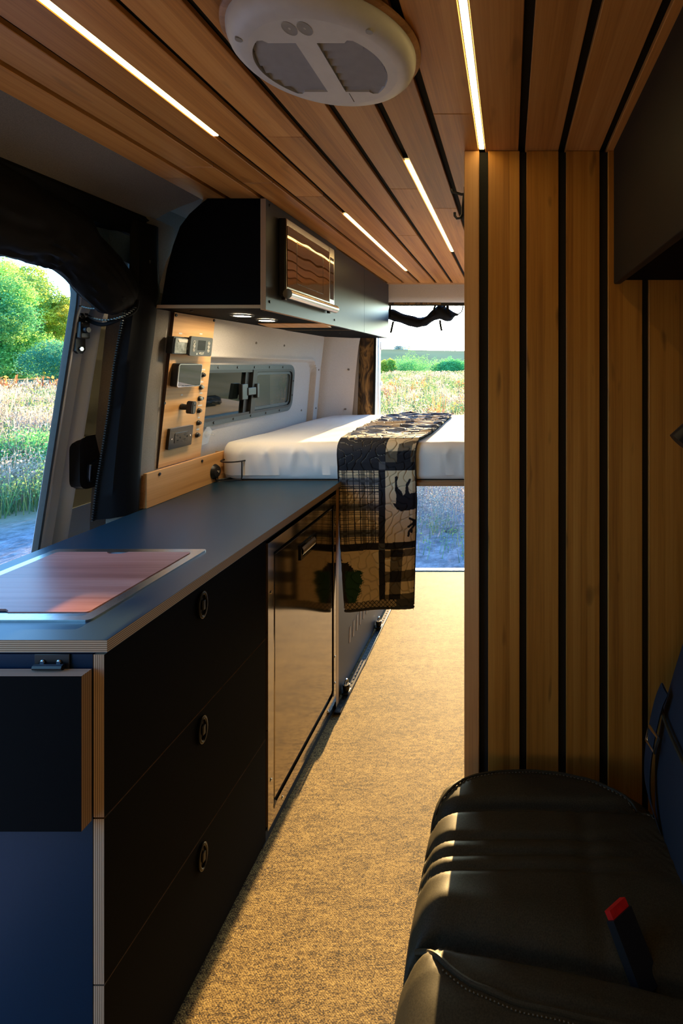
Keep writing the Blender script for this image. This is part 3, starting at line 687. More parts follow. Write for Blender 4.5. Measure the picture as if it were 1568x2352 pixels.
# tray box at the back of the worktop
TY = thing('bamboo_tray', 'open bamboo tray standing at the back of the worktop', 'tray', (-1.2, 1.9, ZW))
TX = -1.199
obj('front_board', MB().box(TX-.012, TX, 1.655, 2.115, ZW, 1.026, bev=.0012, seg=1), W_PANEL, TY)
obj('end_board', MB().box(-1.236, TX-.0125, 2.103, 2.115, ZW, 1.024, bev=.001, seg=1), W_CROSS, TY)
obj('end_board', MB().box(-1.236, TX-.0125, 1.655, 1.667, ZW, 1.020, bev=.001, seg=1), W_CROSS, TY)
for y, z in ((1.715, 1.012), (1.952, 1.012)): obj('screw', MB().cyl((TX, y, z), (TX+.003, y, z), .0055, n=10, bev=.001), BLK_MT, TY)

# control panel: leaning bamboo board
CPA = Vector((-1.2155, 0, 1.027)); CPB = Vector((-1.1575, 0, 1.568)); PD = (CPB - CPA).normalized(); PNRM = Vector((PD.z, 0, -PD.x))
PY0, PY1 = 1.731, 1.969
def cp(py, px, off=0.0):
    """point on the board under a pixel, lifted by off"""
    a = (px - 1170)/F; c = -(py - 842)/F
    # board plane: (p - A).n = 0 ; p = Y*(a, 1, c) + (0,0,1.38)
    o_ = Vector((0, 0, 1.38)) - (CPA + PNRM*off); d = Vector((a, 1, c)); Y = -(o_.dot(PNRM))/d.dot(PNRM)
    return Vector((0,0,1.38)) + d*Y
def cpl(y, s, off=0.0):
    """point on the board: along the van, height along the board, lift"""
    p = CPA + PD*s + PNRM*off; return (p.x, y, p.z)
def board_yz(px, py, off=0.0):
    p = cp(py, px, off); return p.y, (p - CPA - Vector((0, p.y, 0))).dot(PD)
PL = (CPB - CPA).length
CP = thing('control_panel', 'upright bamboo board of switches and screens leaning on the wall', 'control panel', (-1.21, 1.85, 1.02))
b = MB(); q = [cpl(PY0, .0), cpl(PY1, .0), cpl(PY1, PL), cpl(PY0, PL)]; q2 = [cpl(PY0, .0, -.012), cpl(PY1, .0, -.012), cpl(PY1, PL, -.012), cpl(PY0, PL, -.012)]
b.add(q + q2, [(0,1,2,3), (7,6,5,4), (0,4,5,1), (1,5,6,2), (2,6,7,3), (3,7,4,0)], [0,0,1,1,1,1]); obj('board', b, [W_PANEL, plain('board_dark_edge', (.06,.025,.015), .6, nscale=90)], CP)
for px, py in ((404, 724), (491, 736), (377, 926), (465, 915)):
    y, s = board_yz(px, py); obj('screw', MB().cyl(cpl(y, s, 0), cpl(y, s, .003), .0055, n=10, bev=.001), BLK_MT, CP)

def slab(mb, y0, y1, s0, s1, d0, d1, r=.006, mi=0, n=4):
    P = rrect(y0, y1, s0, s1, r, n); m_ = len(P)
    vs = [cpl(u, v, d0) for u, v in P] + [cpl(u, v, d1) for u, v in P]
    mb.add(vs, [list(range(m_))[::-1], list(range(m_, 2*m_))] + [(i, (i+1) % m_, m_+(i+1) % m_, m_+i) for i in range(m_)], mi)
    return mb
def ring_on(mb, y, s, d, r, t, n=14):
    return mb.tube([cpl(y + r*math.cos(2*math.pi*i/n), s + r*math.sin(2*math.pi*i/n), d) for i in range(n)], t, 5, closed=True)
def span(px0, px1, pyt, pyb, off=0.0):
    """board-plane box seen between pixel columns and rows (rows read at the middle)"""
    pm, ym = (px0+px1)/2, (pyt+pyb)/2
    y0 = board_yz(px0, ym, off)[0]; y1 = board_yz(px1, ym, off)[0]; s1 = board_yz(pm, pyt, off)[1]; s0 = board_yz(pm, pyb, off)[1]
    return y0, y1, s0, s1

# battery monitor box
y0, y1, s0, s1 = span(402, 437, 777, 812, .026)
t = thing('monitor_box', 'small black monitor box with clear cover at the top of the board', 'monitor', cpl((y0+y1)/2, (s0+s1)/2))
obj('body', slab(MB(), y0-.006, y1, s0-.003, s1+.004, .0005, .022, .006), BLK_PL, t)
obj('front_screen', slab(MB(), y0, y1-.002, s0, s1, .022, .026, .003), plain('grey_film_screen', (.26,.29,.28), .18, nscale=60, nvar=.5), t)
b = MB(); P = [(y0+.010, s1-.003), (y1-.004, s1-.003), (y1-.013, s1-.014), (y0+.018, s1-.014)]
b.add([cpl(u, v, .0262) for u, v in P] + [cpl(u, v, .0272) for u, v in P], [(3,2,1,0), (4,5,6,7)] + [(i, (i+1) % 4, 4+(i+1) % 4, 4+i) for i in range(4)])
obj('light_cap', b, LABEL_W, t)
b = MB(); ring_on(b, y1-.008, (s0+s1)/2-.008, .027, .008, .0012); obj('dial_ring', b, LETTER, t)
# heater controller
y0, y1, s0, s1 = span(437, 487, 774, 818, .036)
HC = thing('heater_controller', 'charcoal heater controller with round buttons marked VELIT', 'thermostat', cpl((y0+y1)/2, (s0+s1)/2))
obj('body', slab(slab(MB(), y0, y1, s0, s1, .0275, .036, .007), y0+.012, y1-.004, s0+.006, s1-.006, .0005, .0275, .005), GREY_DEV, HC)
ww, hh = y1-y0, s1-s0
obj('screen', slab(MB(), y0+ww*.33, y0+ww*.67, s0+hh*.30, s0+hh*.82, .036, .0366, .001), BLK_GL, HC)
for yy in (.16, .83):
    for k in range(3):
        b = MB(); ring_on(b, y0+ww*yy, s0+hh*(.70-.20*k), .0365, .0058, .0006)
        ring_on(b, y0+ww*yy, s0+hh*(.70-.20*k), .0365, .0022, .0007, 8) if (k, yy) != (0, .16) else None
        obj('round_button', b, LETTER, HC)
def text_on(body, name, parent, m, fn, size, ext=.0003, align='CENTER'):
    cu = bpy.data.curves.new(name, 'FONT'); cu.body = body; cu.size = size; cu.align_x = align; cu.align_y = 'CENTER'; cu.extrude = ext
    o = bpy.data.objects.new(name, cu); sc.collection.objects.link(o); cu.materials.append(m)
    off = wpos(parent)
    p0, px, py_ = Vector(fn(0, 0)), Vector(fn(1, 0)), Vector(fn(0, 1))
    X = (px - p0).normalized(); Y = (py_ - p0).normalized(); Z = X.cross(Y)
    M = Matrix((X, Y, Z)).transposed().to_4x4(); M.translation = p0 - off
    o.parent = parent; o.matrix_local = M
    dg = bpy.context.evaluated_depsgraph_get(); me = bpy.data.meshes.new_from_object(o.evaluated_get(dg))
    o2 = bpy.data.objects.new(name, me); sc.collection.objects.link(o2); o2.parent = parent; o2.matrix_local = M
    bpy.data.objects.remove(o); o2.name = name
    return o2
yc, s_ = y0+ww*.52, s0+hh*.13
text_on('VELIT', 'lettering', HC, LETTER, lambda u, v: cpl(yc+u, s_+v, .0364), .0125)
b = MB(); P = [(yc-.030, s_-.004), (yc-.022, s_-.004), (yc-.026, s_+.004)]
b.add([cpl(u, v, .0365) for u, v in P], [(0,1,2)]); obj('logo_triangle', b, LETTER, HC)
# touch screen
y0, y1, s0, s1 = span(411, 462, 836, 888, .0262)
t = thing('touch_screen', 'glossy touch screen in a thick black housing on the bamboo board', 'screen', cpl((y0+y1)/2, (s0+s1)/2))
obj('housing', slab(MB(), y0-.004, y1, s0, s1, .0005, .024, .008), BLK_PL, t)
obj('bezel', MB().frame(rrect(y0-.004, y1, s0, s1, .007, 4), rrect(y0-.0015, y1-.0025, s0+.0025, s1-.0025, .006, 4), lambda u, v, d: cpl(u, v, d), .024, .0268), CHROME, t)
obj('display', slab(MB(), y0-.0015, y1-.0025, s0+.0025, s1-.0025, .0245, .0262, .005), plain('display_glass', (.012,.016,.02), .02, spec=1.0, nscale=30), t)
# turning lock knob
y, s = board_yz(416, 934)
t = thing('lock_knob', 'black key-shaped turn knob standing out of the bamboo board', 'knob', cpl(y, s))
obj('collar', MB().cyl(cpl(y, s, .001), cpl(y, s, .026), .0115, .010, n=16, bev=.002), BLK_PL, t)
obj('screw', MB().cyl(cpl(y+.008, s-.004, .016), cpl(y+.013, s-.004, .016), .007, n=12, bev=.001), CHROME, t)
b = MB(); slab(b, y-.012, y+.013, s-.022, s+.024, .026, .046, .009, 0, 5); obj('thumb_grip', b, BLK_PL, t)
b = MB(); slab(b, y-.006, y+.009, s-.020, s+.022, .046, .0475, .007, 0, 5); obj('face_plate', b, GREY_DEV, t)
obj('keyhole', MB().cyl(cpl(y+.002, s+.010, .0476), cpl(y+.002, s+.010, .0482), .003, n=10), BLK_GL, t)
# power outlet
y0, y1, s0, s1 = span(389, 441, 981, 1027, .010)
t = thing('power_outlet', 'glossy black double power outlet low on the bamboo board', 'outlet', cpl((y0+y1)/2, (s0+s1)/2))
obj('wall_plate', slab(MB(), y0, y1, s0, s1, .0005, .010, .004), BLK_GL, t)
ww, hh = y1-y0, s1-s0
so = obj('socket', slab(MB(), y0+ww*.22, y0+ww*.80, s0+hh*.26, s0+hh*.74, .010, .0112, .003), plain('socket_face', (.03,.028,.026), .12, nscale=50), t)
for c in (.36, .66):
    b = MB()
    for dv in (.38, .60): slab(b, y0+ww*(c-.045), y0+ww*(c+.025), s0+hh*(dv-.022), s0+hh*(dv+.022), .0110, .0116, .0006)
    b.cyl(cpl(y0+ww*(c+.09), s0+hh*.49, .0110), cpl(y0+ww*(c+.09), s0+hh*.49, .0117), .0032, n=10)
    obj('pin_holes', b, DARK_VOID, so)
obj('screw', MB().cyl(cpl(y0+ww*.10, s0+hh*.5, .010), cpl(y0+ww*.10, s0+hh*.5, .0112), .003, n=8), CHROME, t)
obj('screw', MB().cyl(cpl(y0+ww*.90, s0+hh*.5, .010), cpl(y0+ww*.90, s0+hh*.5, .0112), .003, n=8), CHROME, t)
# six push buttons
lab = ['topmost black push button, beside the touch screen', 'second push button from the top, with a pale blue cap', 'third push button from the top, pale cap beside a screw head',
       'fourth push button from the top, black, above the outlet', 'fifth push button from the top, level with the outlet top', 'lowest black push button, beside the outlet']
for k, (px, py) in enumerate(((464, 861), (460, 889), (457, 915), (455, 943), (454, 971), (451, 999))):
    y, s = board_yz(px, py)
    t = thing('push_button', lab[k], 'button', cpl(y, s), 'push buttons down the bamboo control board')
    obj('collar', MB().cyl(cpl(y, s, .0005), cpl(y, s, .008), .0102, .0092, n=14, bev=.002), BLK_PL, t)
    obj('cap', MB().cyl(cpl(y, s, .008), cpl(y, s, .0125), .0070, .0064, n=14, bev=.0012), plain('pale_button_cap', (.30,.36,.38), .3, nscale=80) if k == 1 else MATS['pale_button_cap'] if k == 2 else BLK_GL, t)
# paper labels stuck over the devices
for (px, py, w_) in ((414, 766, .017), (461, 767, .017), (467, 849, .020), (463, 877, .018), (461, 903, .018), (459, 931, .026), (456, 959, .013), (454, 986, .018), (417, 907, .012)):
    y, s = board_yz(px, py)
    obj('label_tape', slab(MB(), y-w_/2, y+w_/2, s-.0028, s+.0028, .0002, .0008, .0005, 0, 1), LABEL_W, CP)

# wire cup holder with its round sucker on the tray
CH = thing('cup_holder', 'black wire cup holder with a round disc on the tray end', 'cup holder', (-1.15, 2.05, ZW))
y = 2.035; xb = TX + .001
obj('disc', MB().cyl((xb, y, .953), (xb+.012, y, .953), .031, .026, n=24, bev=.004), BLK_PL, CH)
obj('bolt', MB().cyl((xb+.012, y, .953), (xb+.017, y, .953), .005, n=8), CHROME, CH)
cx, cy, r_ = xb + .062, y + .035, .050
b = MB().tube([(cx + r_*math.cos(a), cy + r_*math.sin(a), .994) for a in np.linspace(0, 2*math.pi, 25)[:-1]], .0030, 7, closed=True); obj('hoop', b, BLK_MT, CH)
b = MB().tube([(cx + r_*.86, cy - r_*.5, .994), (cx + r_*.86, cy - r_*.5, .930), (cx + r_*.80, cy - r_*.5, .918), (cx - r_*.2, cy - r_*.6, .916), (xb+.004, y, .918), (xb + .006, y, .945)], .0028, 7)
b.tube([(cx + r_*.9, cy + r_*.42, .994), (cx + r_*.9, cy + r_*.42, .930), (cx + r_*.84, cy + r_*.4, .918), (cx - r_*.4, cy + r_*.3, .916), (xb+.006, y+.012, .918), (xb + .006, y+.010, .945)], .0028, 7)
obj('wire_cradle', b, BLK_MT, CH)
# clear adhesive hook on the wall
y = 2.025; x = WX(1.11) - .022
t = thing('clear_hook', 'clear plastic adhesive hook on the wall below the window frame', 'hook', (x, y, 1.11))
b = MB().prism([(y-.05, 1.063), (y+.02, 1.068), (y+.048, 1.115), (y+.022, 1.142), (y-.012, 1.112)], 'x', x+.004, x+.0055); obj('film', b, CLEAR, t)
b = MB().cyl((x+.0055, y+.010, 1.105), (x+.012, y+.010, 1.105), .014, .012, n=16, bev=.003).tube([(x+.012, y+.010, 1.105), (x+.030, y+.014, 1.100), (x+.034, y+.016, 1.108)], .004, 7); obj('hook_body', b, CLEAR, t)

# =================================================================== OVERHEAD CABINET WITH MICROWAVE
XO = -.795; ZB = 1.570; YO = 1.634
OC = thing('overhead_cabinet', 'long black overhead cabinet with plywood edges above the bed', 'cabinet', (-.95, 2.4, ZB))
sidep = [(XO-.0185, 1.9285), (-.985, 1.9285), (-1.008, 1.911), (-1.045, 1.878), (-1.075, 1.838), (-1.098, 1.775), (-1.118, 1.700), (-1.138, ZB+.012), (XO-.0185, ZB+.012)]
obj('end_panel', MB().prism(sidep, 'y', YO, YO+.018), LAM, OC)
b = MB().box(-1.165, XO-.0185, YO, 2.60, ZB, ZB+.0118, fm={'-y': 1, '+x': 1}); obj('bottom_board', b, [LAM, PLY_Z], OC)
b = MB().box(-1.165, XO-.0185, 2.602, 3.30, ZB-.002, ZB+.0118, fm={'-y': 1, '+x': 1}); obj('bottom_board', b, [LAM, PLY_Z], OC)
b = MB().box(XO-.018, XO, YO, 2.292, ZB-.004, 1.9285, fm={'-y': 1, '+y': 1, '-z': 2, '+z': 2}); obj('front_board', b, [LAM_GREY, PLY_X, W_LIP], OC)
for y0, y1 in ((2.2945, 2.748), (2.751, 3.30)):
    obj('door', MB().box(XO-.021, XO-.003, y0, y1, ZB-.003, 1.9225 if y0 < 2.6 else 1.921), LAM_GREY, OC)
b = MB().prism([(2.18, ZB-.0005), (2.27, ZB-.0005), (2.292, ZB-.012), (2.18, ZB-.0035)], 'x', XO-.30, XO-.02); obj('corner_batten', b, W_LIP, OC)
for y, z in ((1.66, ZB+.025), (2.275, ZB+.022), (1.66, 1.915), (2.275, 1.905)): obj('screw', MB().cyl((XO, y, z), (XO+.003, y, z), .005, n=8, bev=.001), BLK_MT, OC)
for y, x in ((1.69, -.83), (2.15, -.83), (2.02, -1.10), (1.70, -1.08), (2.3, -.9), (2.52, -1.0), (2.8, -.95)): obj('screw', MB().cyl((x, y, ZB), (x, y, ZB-.0035), .005, n=8, bev=.001), BLK_MT, OC)
for y, nm in ((1.836, 'lit puck light under the overhead cabinet, closer to the control board'), (2.022, 'lit puck light under the overhead cabinet, farther from the control board')):
    t = thing('puck_light', nm, 'light', (-.98, y, ZB), 'puck lights under the overhead cabinet')
    obj('trim_ring', MB().lathe((-.98, y, ZB-.001), [(.040, 0), (.040, -.003), (.036, -.005), (.030, -.0052), (.029, -.002)], 28), GREY_DEV, t)
    obj('diffuser', MB().cyl((-.98, y, ZB-.001), (-.98, y, ZB-.0050), .029, n=28), PUCK, t)

MW = thing('microwave', 'built-in stainless microwave with smoked mirror door', 'microwave', (XO, 1.95, 1.62))
my0, my1, mz0, mz1 = 1.722, 2.192, 1.617, 1.892; XM = -.767
obj('housing', MB().box(XO+.0006, XM-.004, my0, my1, mz0+.006, mz1, bev=.003), BLK_PL, MW)
dr = obj('door_panel', MB().box(XM-.0038, XM, my0+.002, 2.128, mz0+.030, mz1-.002, bev=.0015), STEEL_B, MW)
b = MB(); P = rrect(my0+.003, 2.126, mz0+.038, mz1-.026, .004, 3)
b.prism(P, 'x', XM, XM+.0022); obj('door_glass', b, OVEN_GL, dr)
b = MB().frame([(2.055, 1.828), (1.80, 1.828), (1.80, 1.676), (2.055, 1.676)], [(2.052, 1.825), (1.803, 1.825), (1.803, 1.679), (2.052, 1.679)], lambda u, v, d: (XM+d, u, v), .0022, .0026)
obj('inner_window', b, plain('oven_window_line', (.10,.055,.02), .2, nscale=30), dr)
obj('control_strip', MB().box(XM-.0038, XM+.0005, 2.131, my1-.001, mz0+.030, mz1-.002, bev=.0015), STEEL_B, MW)
obj('control_display', MB().box(XM+.0006, XM+.0014, 2.139, my1-.010, mz0+.052, mz1-.044), BLK_GL, MW)
n = 12
def bar(y0, y1, r): return [[(XM+.004 + r*math.cos(2*math.pi*k/n), y, mz0+.014 + r*1.05*math.sin(2*math.pi*k/n)) for k in range(n)] for y in (y0, y1)]
obj('handle_bar', MB().loft(bar(my0-.001, 2.128, .0165)), STEEL_B, MW)
obj('handle_end', MB().loft(bar(2.1295, my1+.003, .0165)), STEEL_B, MW)
for y in (my0+.02, my1-.02): obj('foot', MB().box(XO+.004, XO+.018, y-.008, y+.008, mz0-.006, mz0+.007, bev=.002), BLK_PL, MW)

# =================================================================== CEILING LIGHTS, FAN, HOOK
def led(x, y0, y1, label, wd=.0125):
    t = thing('led_strip', label, 'light', (x, (y0+y1)/2, ZC), 'recessed LED strips between the ceiling slats')
    obj('channel', MB().box(x-HG+.0004, x+HG-.0004, y0-.012, y1+.012, ZC+.0045, ZC+.014, bev=.001, seg=1), BLK_MT, t)
    obj('diffuser', MB().box(x-wd/2, x+wd/2, y0, y1, ZC-.0002, ZC+.0042, bev=.001, seg=1), LED, t)
led(-.7005, -.35, 1.195, 'long lit strip above the worktop, ending before the overhead cabinet')
led(-.0705, -.35, 1.268, 'lit strip that runs into the top of the slatted closet wall')
led(-.594, 1.812, 2.875, 'short lit strip beside the overhead cabinet, running towards the rear door')
led(-.275, 1.342, 2.396, 'short lit strip behind the roof fan, over the aisle')

FN = thing('roof_fan', 'round white roof vent fan with grey louvres in the ceiling', 'fan', (*FAN_C, ZC))
fx, fy = FAN_C
obj('wood_ring', MB().lathe((fx, fy, ZC), [(.120, -.0005), (.154, -.0005), (.158, -.004), (.158, -.009), (.154, -.012), (.120, -.012)], 64), W_CROSS, FN)
ZF = -.040
b = MB().lathe((fx, fy, ZC), [(.150, -.012), (.1495, -.020), (.146, -.029), (.139, -.036), (.130, ZF), (.118, ZF-.001)], 64)
# face plate with louvre opening on each side of the centre bar
n = 64
def louv(side, grow=0.0):
    pts = []
    R0 = .108 + grow
    for k in range(25):
        a = R(-46 + 92*k/24); pts.append((R0*math.cos(a), R0*math.sin(a)*.97))
    pts += [(.066-grow, .0765+grow), (.060, .070+grow), (.0165-grow, .070+grow), (.0165-grow, -.070-grow), (.060, -.070-grow), (.066-grow, -.0765-grow)]
    return [(fx - .009 + side*u, fy + .008 + v) for u, v in pts]
bm = bmesh.new()
def loop(pts, z): 
    vs = [bm.verts.new((x, y, z)) for x, y in pts]; return [bm.edges.new((vs[i], vs[(i+1) % len(vs)])) for i in range(len(vs))]
zf = ZC + ZF - .001
eds = loop([(fx + .118*math.cos(2*math.pi*k/n), fy + .118*math.sin(2*math.pi*k/n)) for k in range(n)], zf)
eds += loop(louv(1), zf) + loop(louv(-1), zf)
bmesh.ops.triangle_fill(bm, edges=eds, use_beauty=True)
bm.verts.index_update(); b.add([v.co.copy() for v in bm.verts], [[v.index for v in f.verts] for f in bm.faces]); bm.free()
for s in (1, -1):
    P = louv(s); m_ = len(P); b.add([(x, y, zf) for x, y in P] + [(x, y, zf+.018) for x, y in P], [(i, (i+1) % m_, m_+(i+1) % m_, m_+i) for i in range(m_)])
obj('cover', b, WHITE_PL, FN)
for s in (1, -1):
    for k in range(7):
        yy = fy + .008 - .068 + k*.0206; half = math.sqrt(max(.0001, .106**2 - (yy + .004 - fy - .008)**2))
        x0, x1 = fx - .009 + s*.0170, fx - .009 + s*min(half, .104)
        b = MB(); x0, x1 = min(x0, x1), max(x0, x1)
        q = [(x0, yy-.003, zf+.0110), (x1, yy-.003, zf+.0110), (x1, yy+.0195, zf+.0020), (x0, yy+.0195, zf+.0020)]
        b.add(q + [(x, y, z+.0015) for x, y, z in q], [(0,1,2,3), (7,6,5,4), (0,4,5,1), (1,5,6,2), (2,6,7,3), (3,7,4,0)])
        obj('louvre', b, GREY_LV, FN)
b = MB().cyl((fx, fy, ZC-.006), (fx, fy, ZC-.0065), .116, n=40); obj('dark_throat', b, DARK_VOID, FN)
for dx_ in (-.0115, .0115):
    b = MB(); cx_, cy_ = fx - .009 + dx_, fy - .096
    b.loft([[(cx_ + r_*.85*math.cos(2*math.pi*k/18), cy_ + r_*1.25*math.sin(2*math.pi*k/18), zf + dz) for k in range(18)] for r_, dz in ((.0125, -.0006), (.0105, -.0002), (.0090, .0), (.002, -.0003))], True, False)
    obj('finger_button', b, plain('button_hollow', (.30,.29,.27), .5, nscale=40) if dx_ < 0 else MATS['button_hollow'], FN)
for a in (212, 318):
    p = (fx + .131*math.cos(R(a)), fy + .131*math.sin(R(a))); obj('screw_hole', MB().cyl((*p, ZC+ZF-.0012), (*p, ZC+ZF+.004), .0055, n=12), MATS['button_hollow'], FN)
b = MB().box(fx+.012, fx+.0128, fy+.082, fy+.112, zf-.0006, zf+.001); obj('panel_seam', b, DARK_VOID, FN)

HK = thing('coat_hook', 'black double coat hook on the edge of the slatted closet', 'hook', (-.1155, 1.33, 1.80))
yk = 1.312
obj('plate', MB().box(-.1195, -.1158, yk-.012, yk+.012, 1.762, 1.848, bev=.0015), BLK_MT, HK)
b = MB().tube([(-.119, yk, 1.832), (-.126, yk, 1.831), (-.142, yk, 1.836), (-.151, yk, 1.837), (-.153, yk, 1.845)], .0036, 8)
b.tube([(-.120, yk, 1.828), (-.1225, yk, 1.80), (-.123, yk, 1.780), (-.129, yk, 1.769), (-.138, yk, 1.768), (-.1435, yk, 1.775), (-.144, yk, 1.784)], .0036, 8)
obj('prongs', b, BLK_MT, HK)

# =================================================================== BED
def nz3(x, y, z, s=1.0, o=0): return mnoise.noise(Vector((x*s + o, y*s + o*.7, z*s - o*.3)))
BP = thing('bed_platform', 'wooden bed platform spanning the van above the open floor', 'bed', (-.3, 2.7, .88))
b = MB().box(-1.19, .58, 2.080, 3.36, .893, .9085, fm={'-y': 1, '+y': 1}); obj('platform_board', b, [LAM, W_CROSS], BP)
obj('front_rail', MB().box(-.688, .58, 2.066, 2.0795, .886, .9030, bev=.002, seg=1), W_CROSS, BP)
MT = thing('mattress', 'thick mattress in a creased white fitted sheet filling the rear', 'mattress', (-.3, 2.7, .91))
def msec():
    y0, y1, z0, z1, r = 2.069, 3.352, .9105, 1.062, .046
    P = []
    for cy, cz, rr, a0 in ((y1-.05, z1-.05, .05, 90), (y0+r, z1-r, r, 90), (y0+.022, z0+.022, .022, 180), (y1-.03, z0+.03, .03, 270)):
        if (cy, a0) == (y1-.05, 90):
            arc = [(cy + rr*math.cos(R(a)), cz + rr*math.sin(R(a))) for a in np.linspace(0, 90, 6)]
        else: arc = [(cy + rr*math.cos(R(a)), cz + rr*math.sin(R(a))) for a in np.linspace(a0, a0+90, 8)]
        if P:
            n_ = max(2, int(math.dist(P[-1], arc[0])/.022))
            P += [(P[-1][0]*(1-t) + arc[0][0]*t, P[-1][1]*(1-t) + arc[0][1]*t) for t in np.linspace(0, 1, n_)[1:-1]]
        P += arc
    n_ = 8; P += [(P[-1][0]*(1-t) + P[0][0]*t, P[-1][1]*(1-t) + P[0][1]*t) for t in np.linspace(0, 1, n_)[1:-1]]
    return P
sec = msec(); cyc = sum(p[0] for p in sec)/len(sec)
rings = []
xs = [-1.196, -1.190, -1.178, -1.16] + list(np.linspace(-1.14, .55, 210)) + [.57, .58]
for x in xs:
    end = min(1.0, max(.0, (x + 1.196)/.05)) ** .5; ring = []
    for (y, z) in sec:
        zz = z; yy = y
        top = max(0, (z - .95)/.11)
        k = 1 - .10*(1-end); zz = .985 + (z-.985)*k; yy = y + (1-end)*.04*(1 if y < 2.4 else 0)
        if y < 2.2 and z > .93:          # gathered creases down the front edge
            cr = nz3(x*9 + z*5, 0, 0, 1.0, 3)
            yy += -.008*max(0, math.sin(x*5+1)) + .007*cr
            for (fx0, sl, am, wd_) in ((-1.12, .35, .010, .016), (-1.04, .9, .007, .014), (-.98, -.3, .008, .012), (-.90, .25, .010, .012), (-.80, -.8, .007, .012), (-.28, .5, .006, .010), (-.18, 1.3, .009, .010), (-.13, 1.0, .008, .010), (.1, -.5, .006, .012)):
                yy -= am*math.exp(-(((x - fx0) - sl*(z-.985))/wd_)**2)*min(1, (1.06-z)/.03 if z > 1.03 else 1)*min(1, max(0, (z-.915)/.06))
            yy += .004*nz3(x*3, z*26, 0, 1, 9)
        if z > 1.04:
            zz += .004*nz3(x, y, 0, 3.1) + .0018*nz3(x*1.2, y*.5, 0, 14, 5) + .0020*max(0, .5 - abs(nz3(x + y*.35, y*.4, 0, 7, 2))*4)
        ring.append((x, yy, max(zz, .9095)))
    rings.append(ring)
obj('sheet', MB().loft(rings), SHEET, MT)

# =================================================================== QUILT
QT = thing('patchwork_quilt', 'folded patchwork quilt with plaid, moose and pine patches hanging over the bed edge', 'quilt', (-.54, 2.1, 1.06))
NU, NV = 230, 720
path = []                                   # (Y, z) along the strip, front hem last
ztop, yh, rq = 1.0735, 2.049, .052
L1 = 3.17 - (yh + rq); La = rq*math.pi/2; L2 = (ztop - rq) - .383; LT = L1 + La + L2
def qpath(s):
    if s < L1: return (3.17 - s, ztop, 0.0, 1.0)
    if s < L1 + La:
        a = (s - L1)/rq; return (yh + rq - rq*math.sin(a), ztop - rq + rq*math.cos(a), -math.sin(a), math.cos(a))
    return (yh, ztop - rq - (s - L1 - La), -1.0, 0.0)
U, V = np.meshgrid(np.linspace(0, 1, NU), np.linspace(0, 1, NV), indexing='ij')
S = V*LT
PYr = np.interp(S, [0, L1, L1+La*.5, LT], [0, 0, 1022, 1388])      # picture-like row measure down the hanging part
PXr = 783 + U*175
cream = np.array((.74,.58,.35)); dark = np.array((.014,.014,.018)); grey = np.array((.10,.10,.105)); taupe = np.array((.13,.105,.07)); navy = np.array((.010,.010,.014)); green = np.array((.012,.055,.022)); mid = np.array((.055,.053,.052))
C = np.zeros((NU, NV, 3)); C[:] = dark
def put(mask, c): C[mask] = c
def inpoly(px, py, poly):
    r = np.zeros(px.shape, bool); n_ = len(poly)
    for i in range(n_):
        x0, y0 = poly[i]; x1, y1 = poly[(i+1) % n_]
        c = ((y0 > py) != (y1 > py)); 
        if y0 == y1: continue
        r ^= c & (px < (x1-x0)*(py-y0)/(y1-y0) + x0)
    return r
def stroke(px, py, pts, wds):
    r = np.zeros(px.shape, bool)
    for i in range(len(pts)-1):
        (x0, y0), (x1, y1) = pts[i], pts[i+1]; dx_, dy_ = x1-x0, y1-y0
        t = np.clip(((px-x0)*dx_ + (py-y0)*dy_)/(dx_*dx_+dy_*dy_), 0, 1)
        r |= np.hypot(px-x0-t*dx_, py-y0-t*dy_) < wds[i]*(1-t) + wds[i+1]*t
    return r
X_, Y_ = PXr, PYr; sash = 876 - (Y_ - 1080)*.02; sashr = sash + 15.5
hang = S > L1
def plaid(mask, x0, y0, cx, cy):
    """small plaid: thin dark lines and wide grey bands on cream"""
    put(mask, cream)
    bx = ((X_-x0) % cx)/cx; by = ((Y_-y0) % cy)/cy
    bandx = ((bx > .08) & (bx < .18)) | ((bx > .54) & (bx < .64)) | ((bx > .74) & (bx < .82)); bandy = ((by > .12) & (by < .40))
    put(mask & bandx, cream*.36); put(mask & bandy, mid*2.4); put(mask & bandx & bandy, mid*.7); put(mask & (by > .2) & (by < .3) , mid*1.2)
    lx = np.zeros(X_.shape, bool); ly = lx.copy()
    for q in (.02, .21, .36, .50, .69, .86): lx |= np.abs(bx-q) < .010
    for q in (.02, .09, .45, .52, .66, .74, .90): ly |= np.abs(by-q) < .014
    put(mask & (lx | ly), navy*1.6)
def check(mask, xs_, rows):
    put(mask, cream)
    cx = np.digitize(X_ + (Y_-1260)*.06, xs_); cy = np.digitize(Y_ + (X_-900)*.04, rows)
    a = (cx % 2 == 1); b_ = (cy % 2 == 1)
    put(mask & a & ~b_, taupe); put(mask & ~a & b_, taupe); put(mask & a & b_, navy)
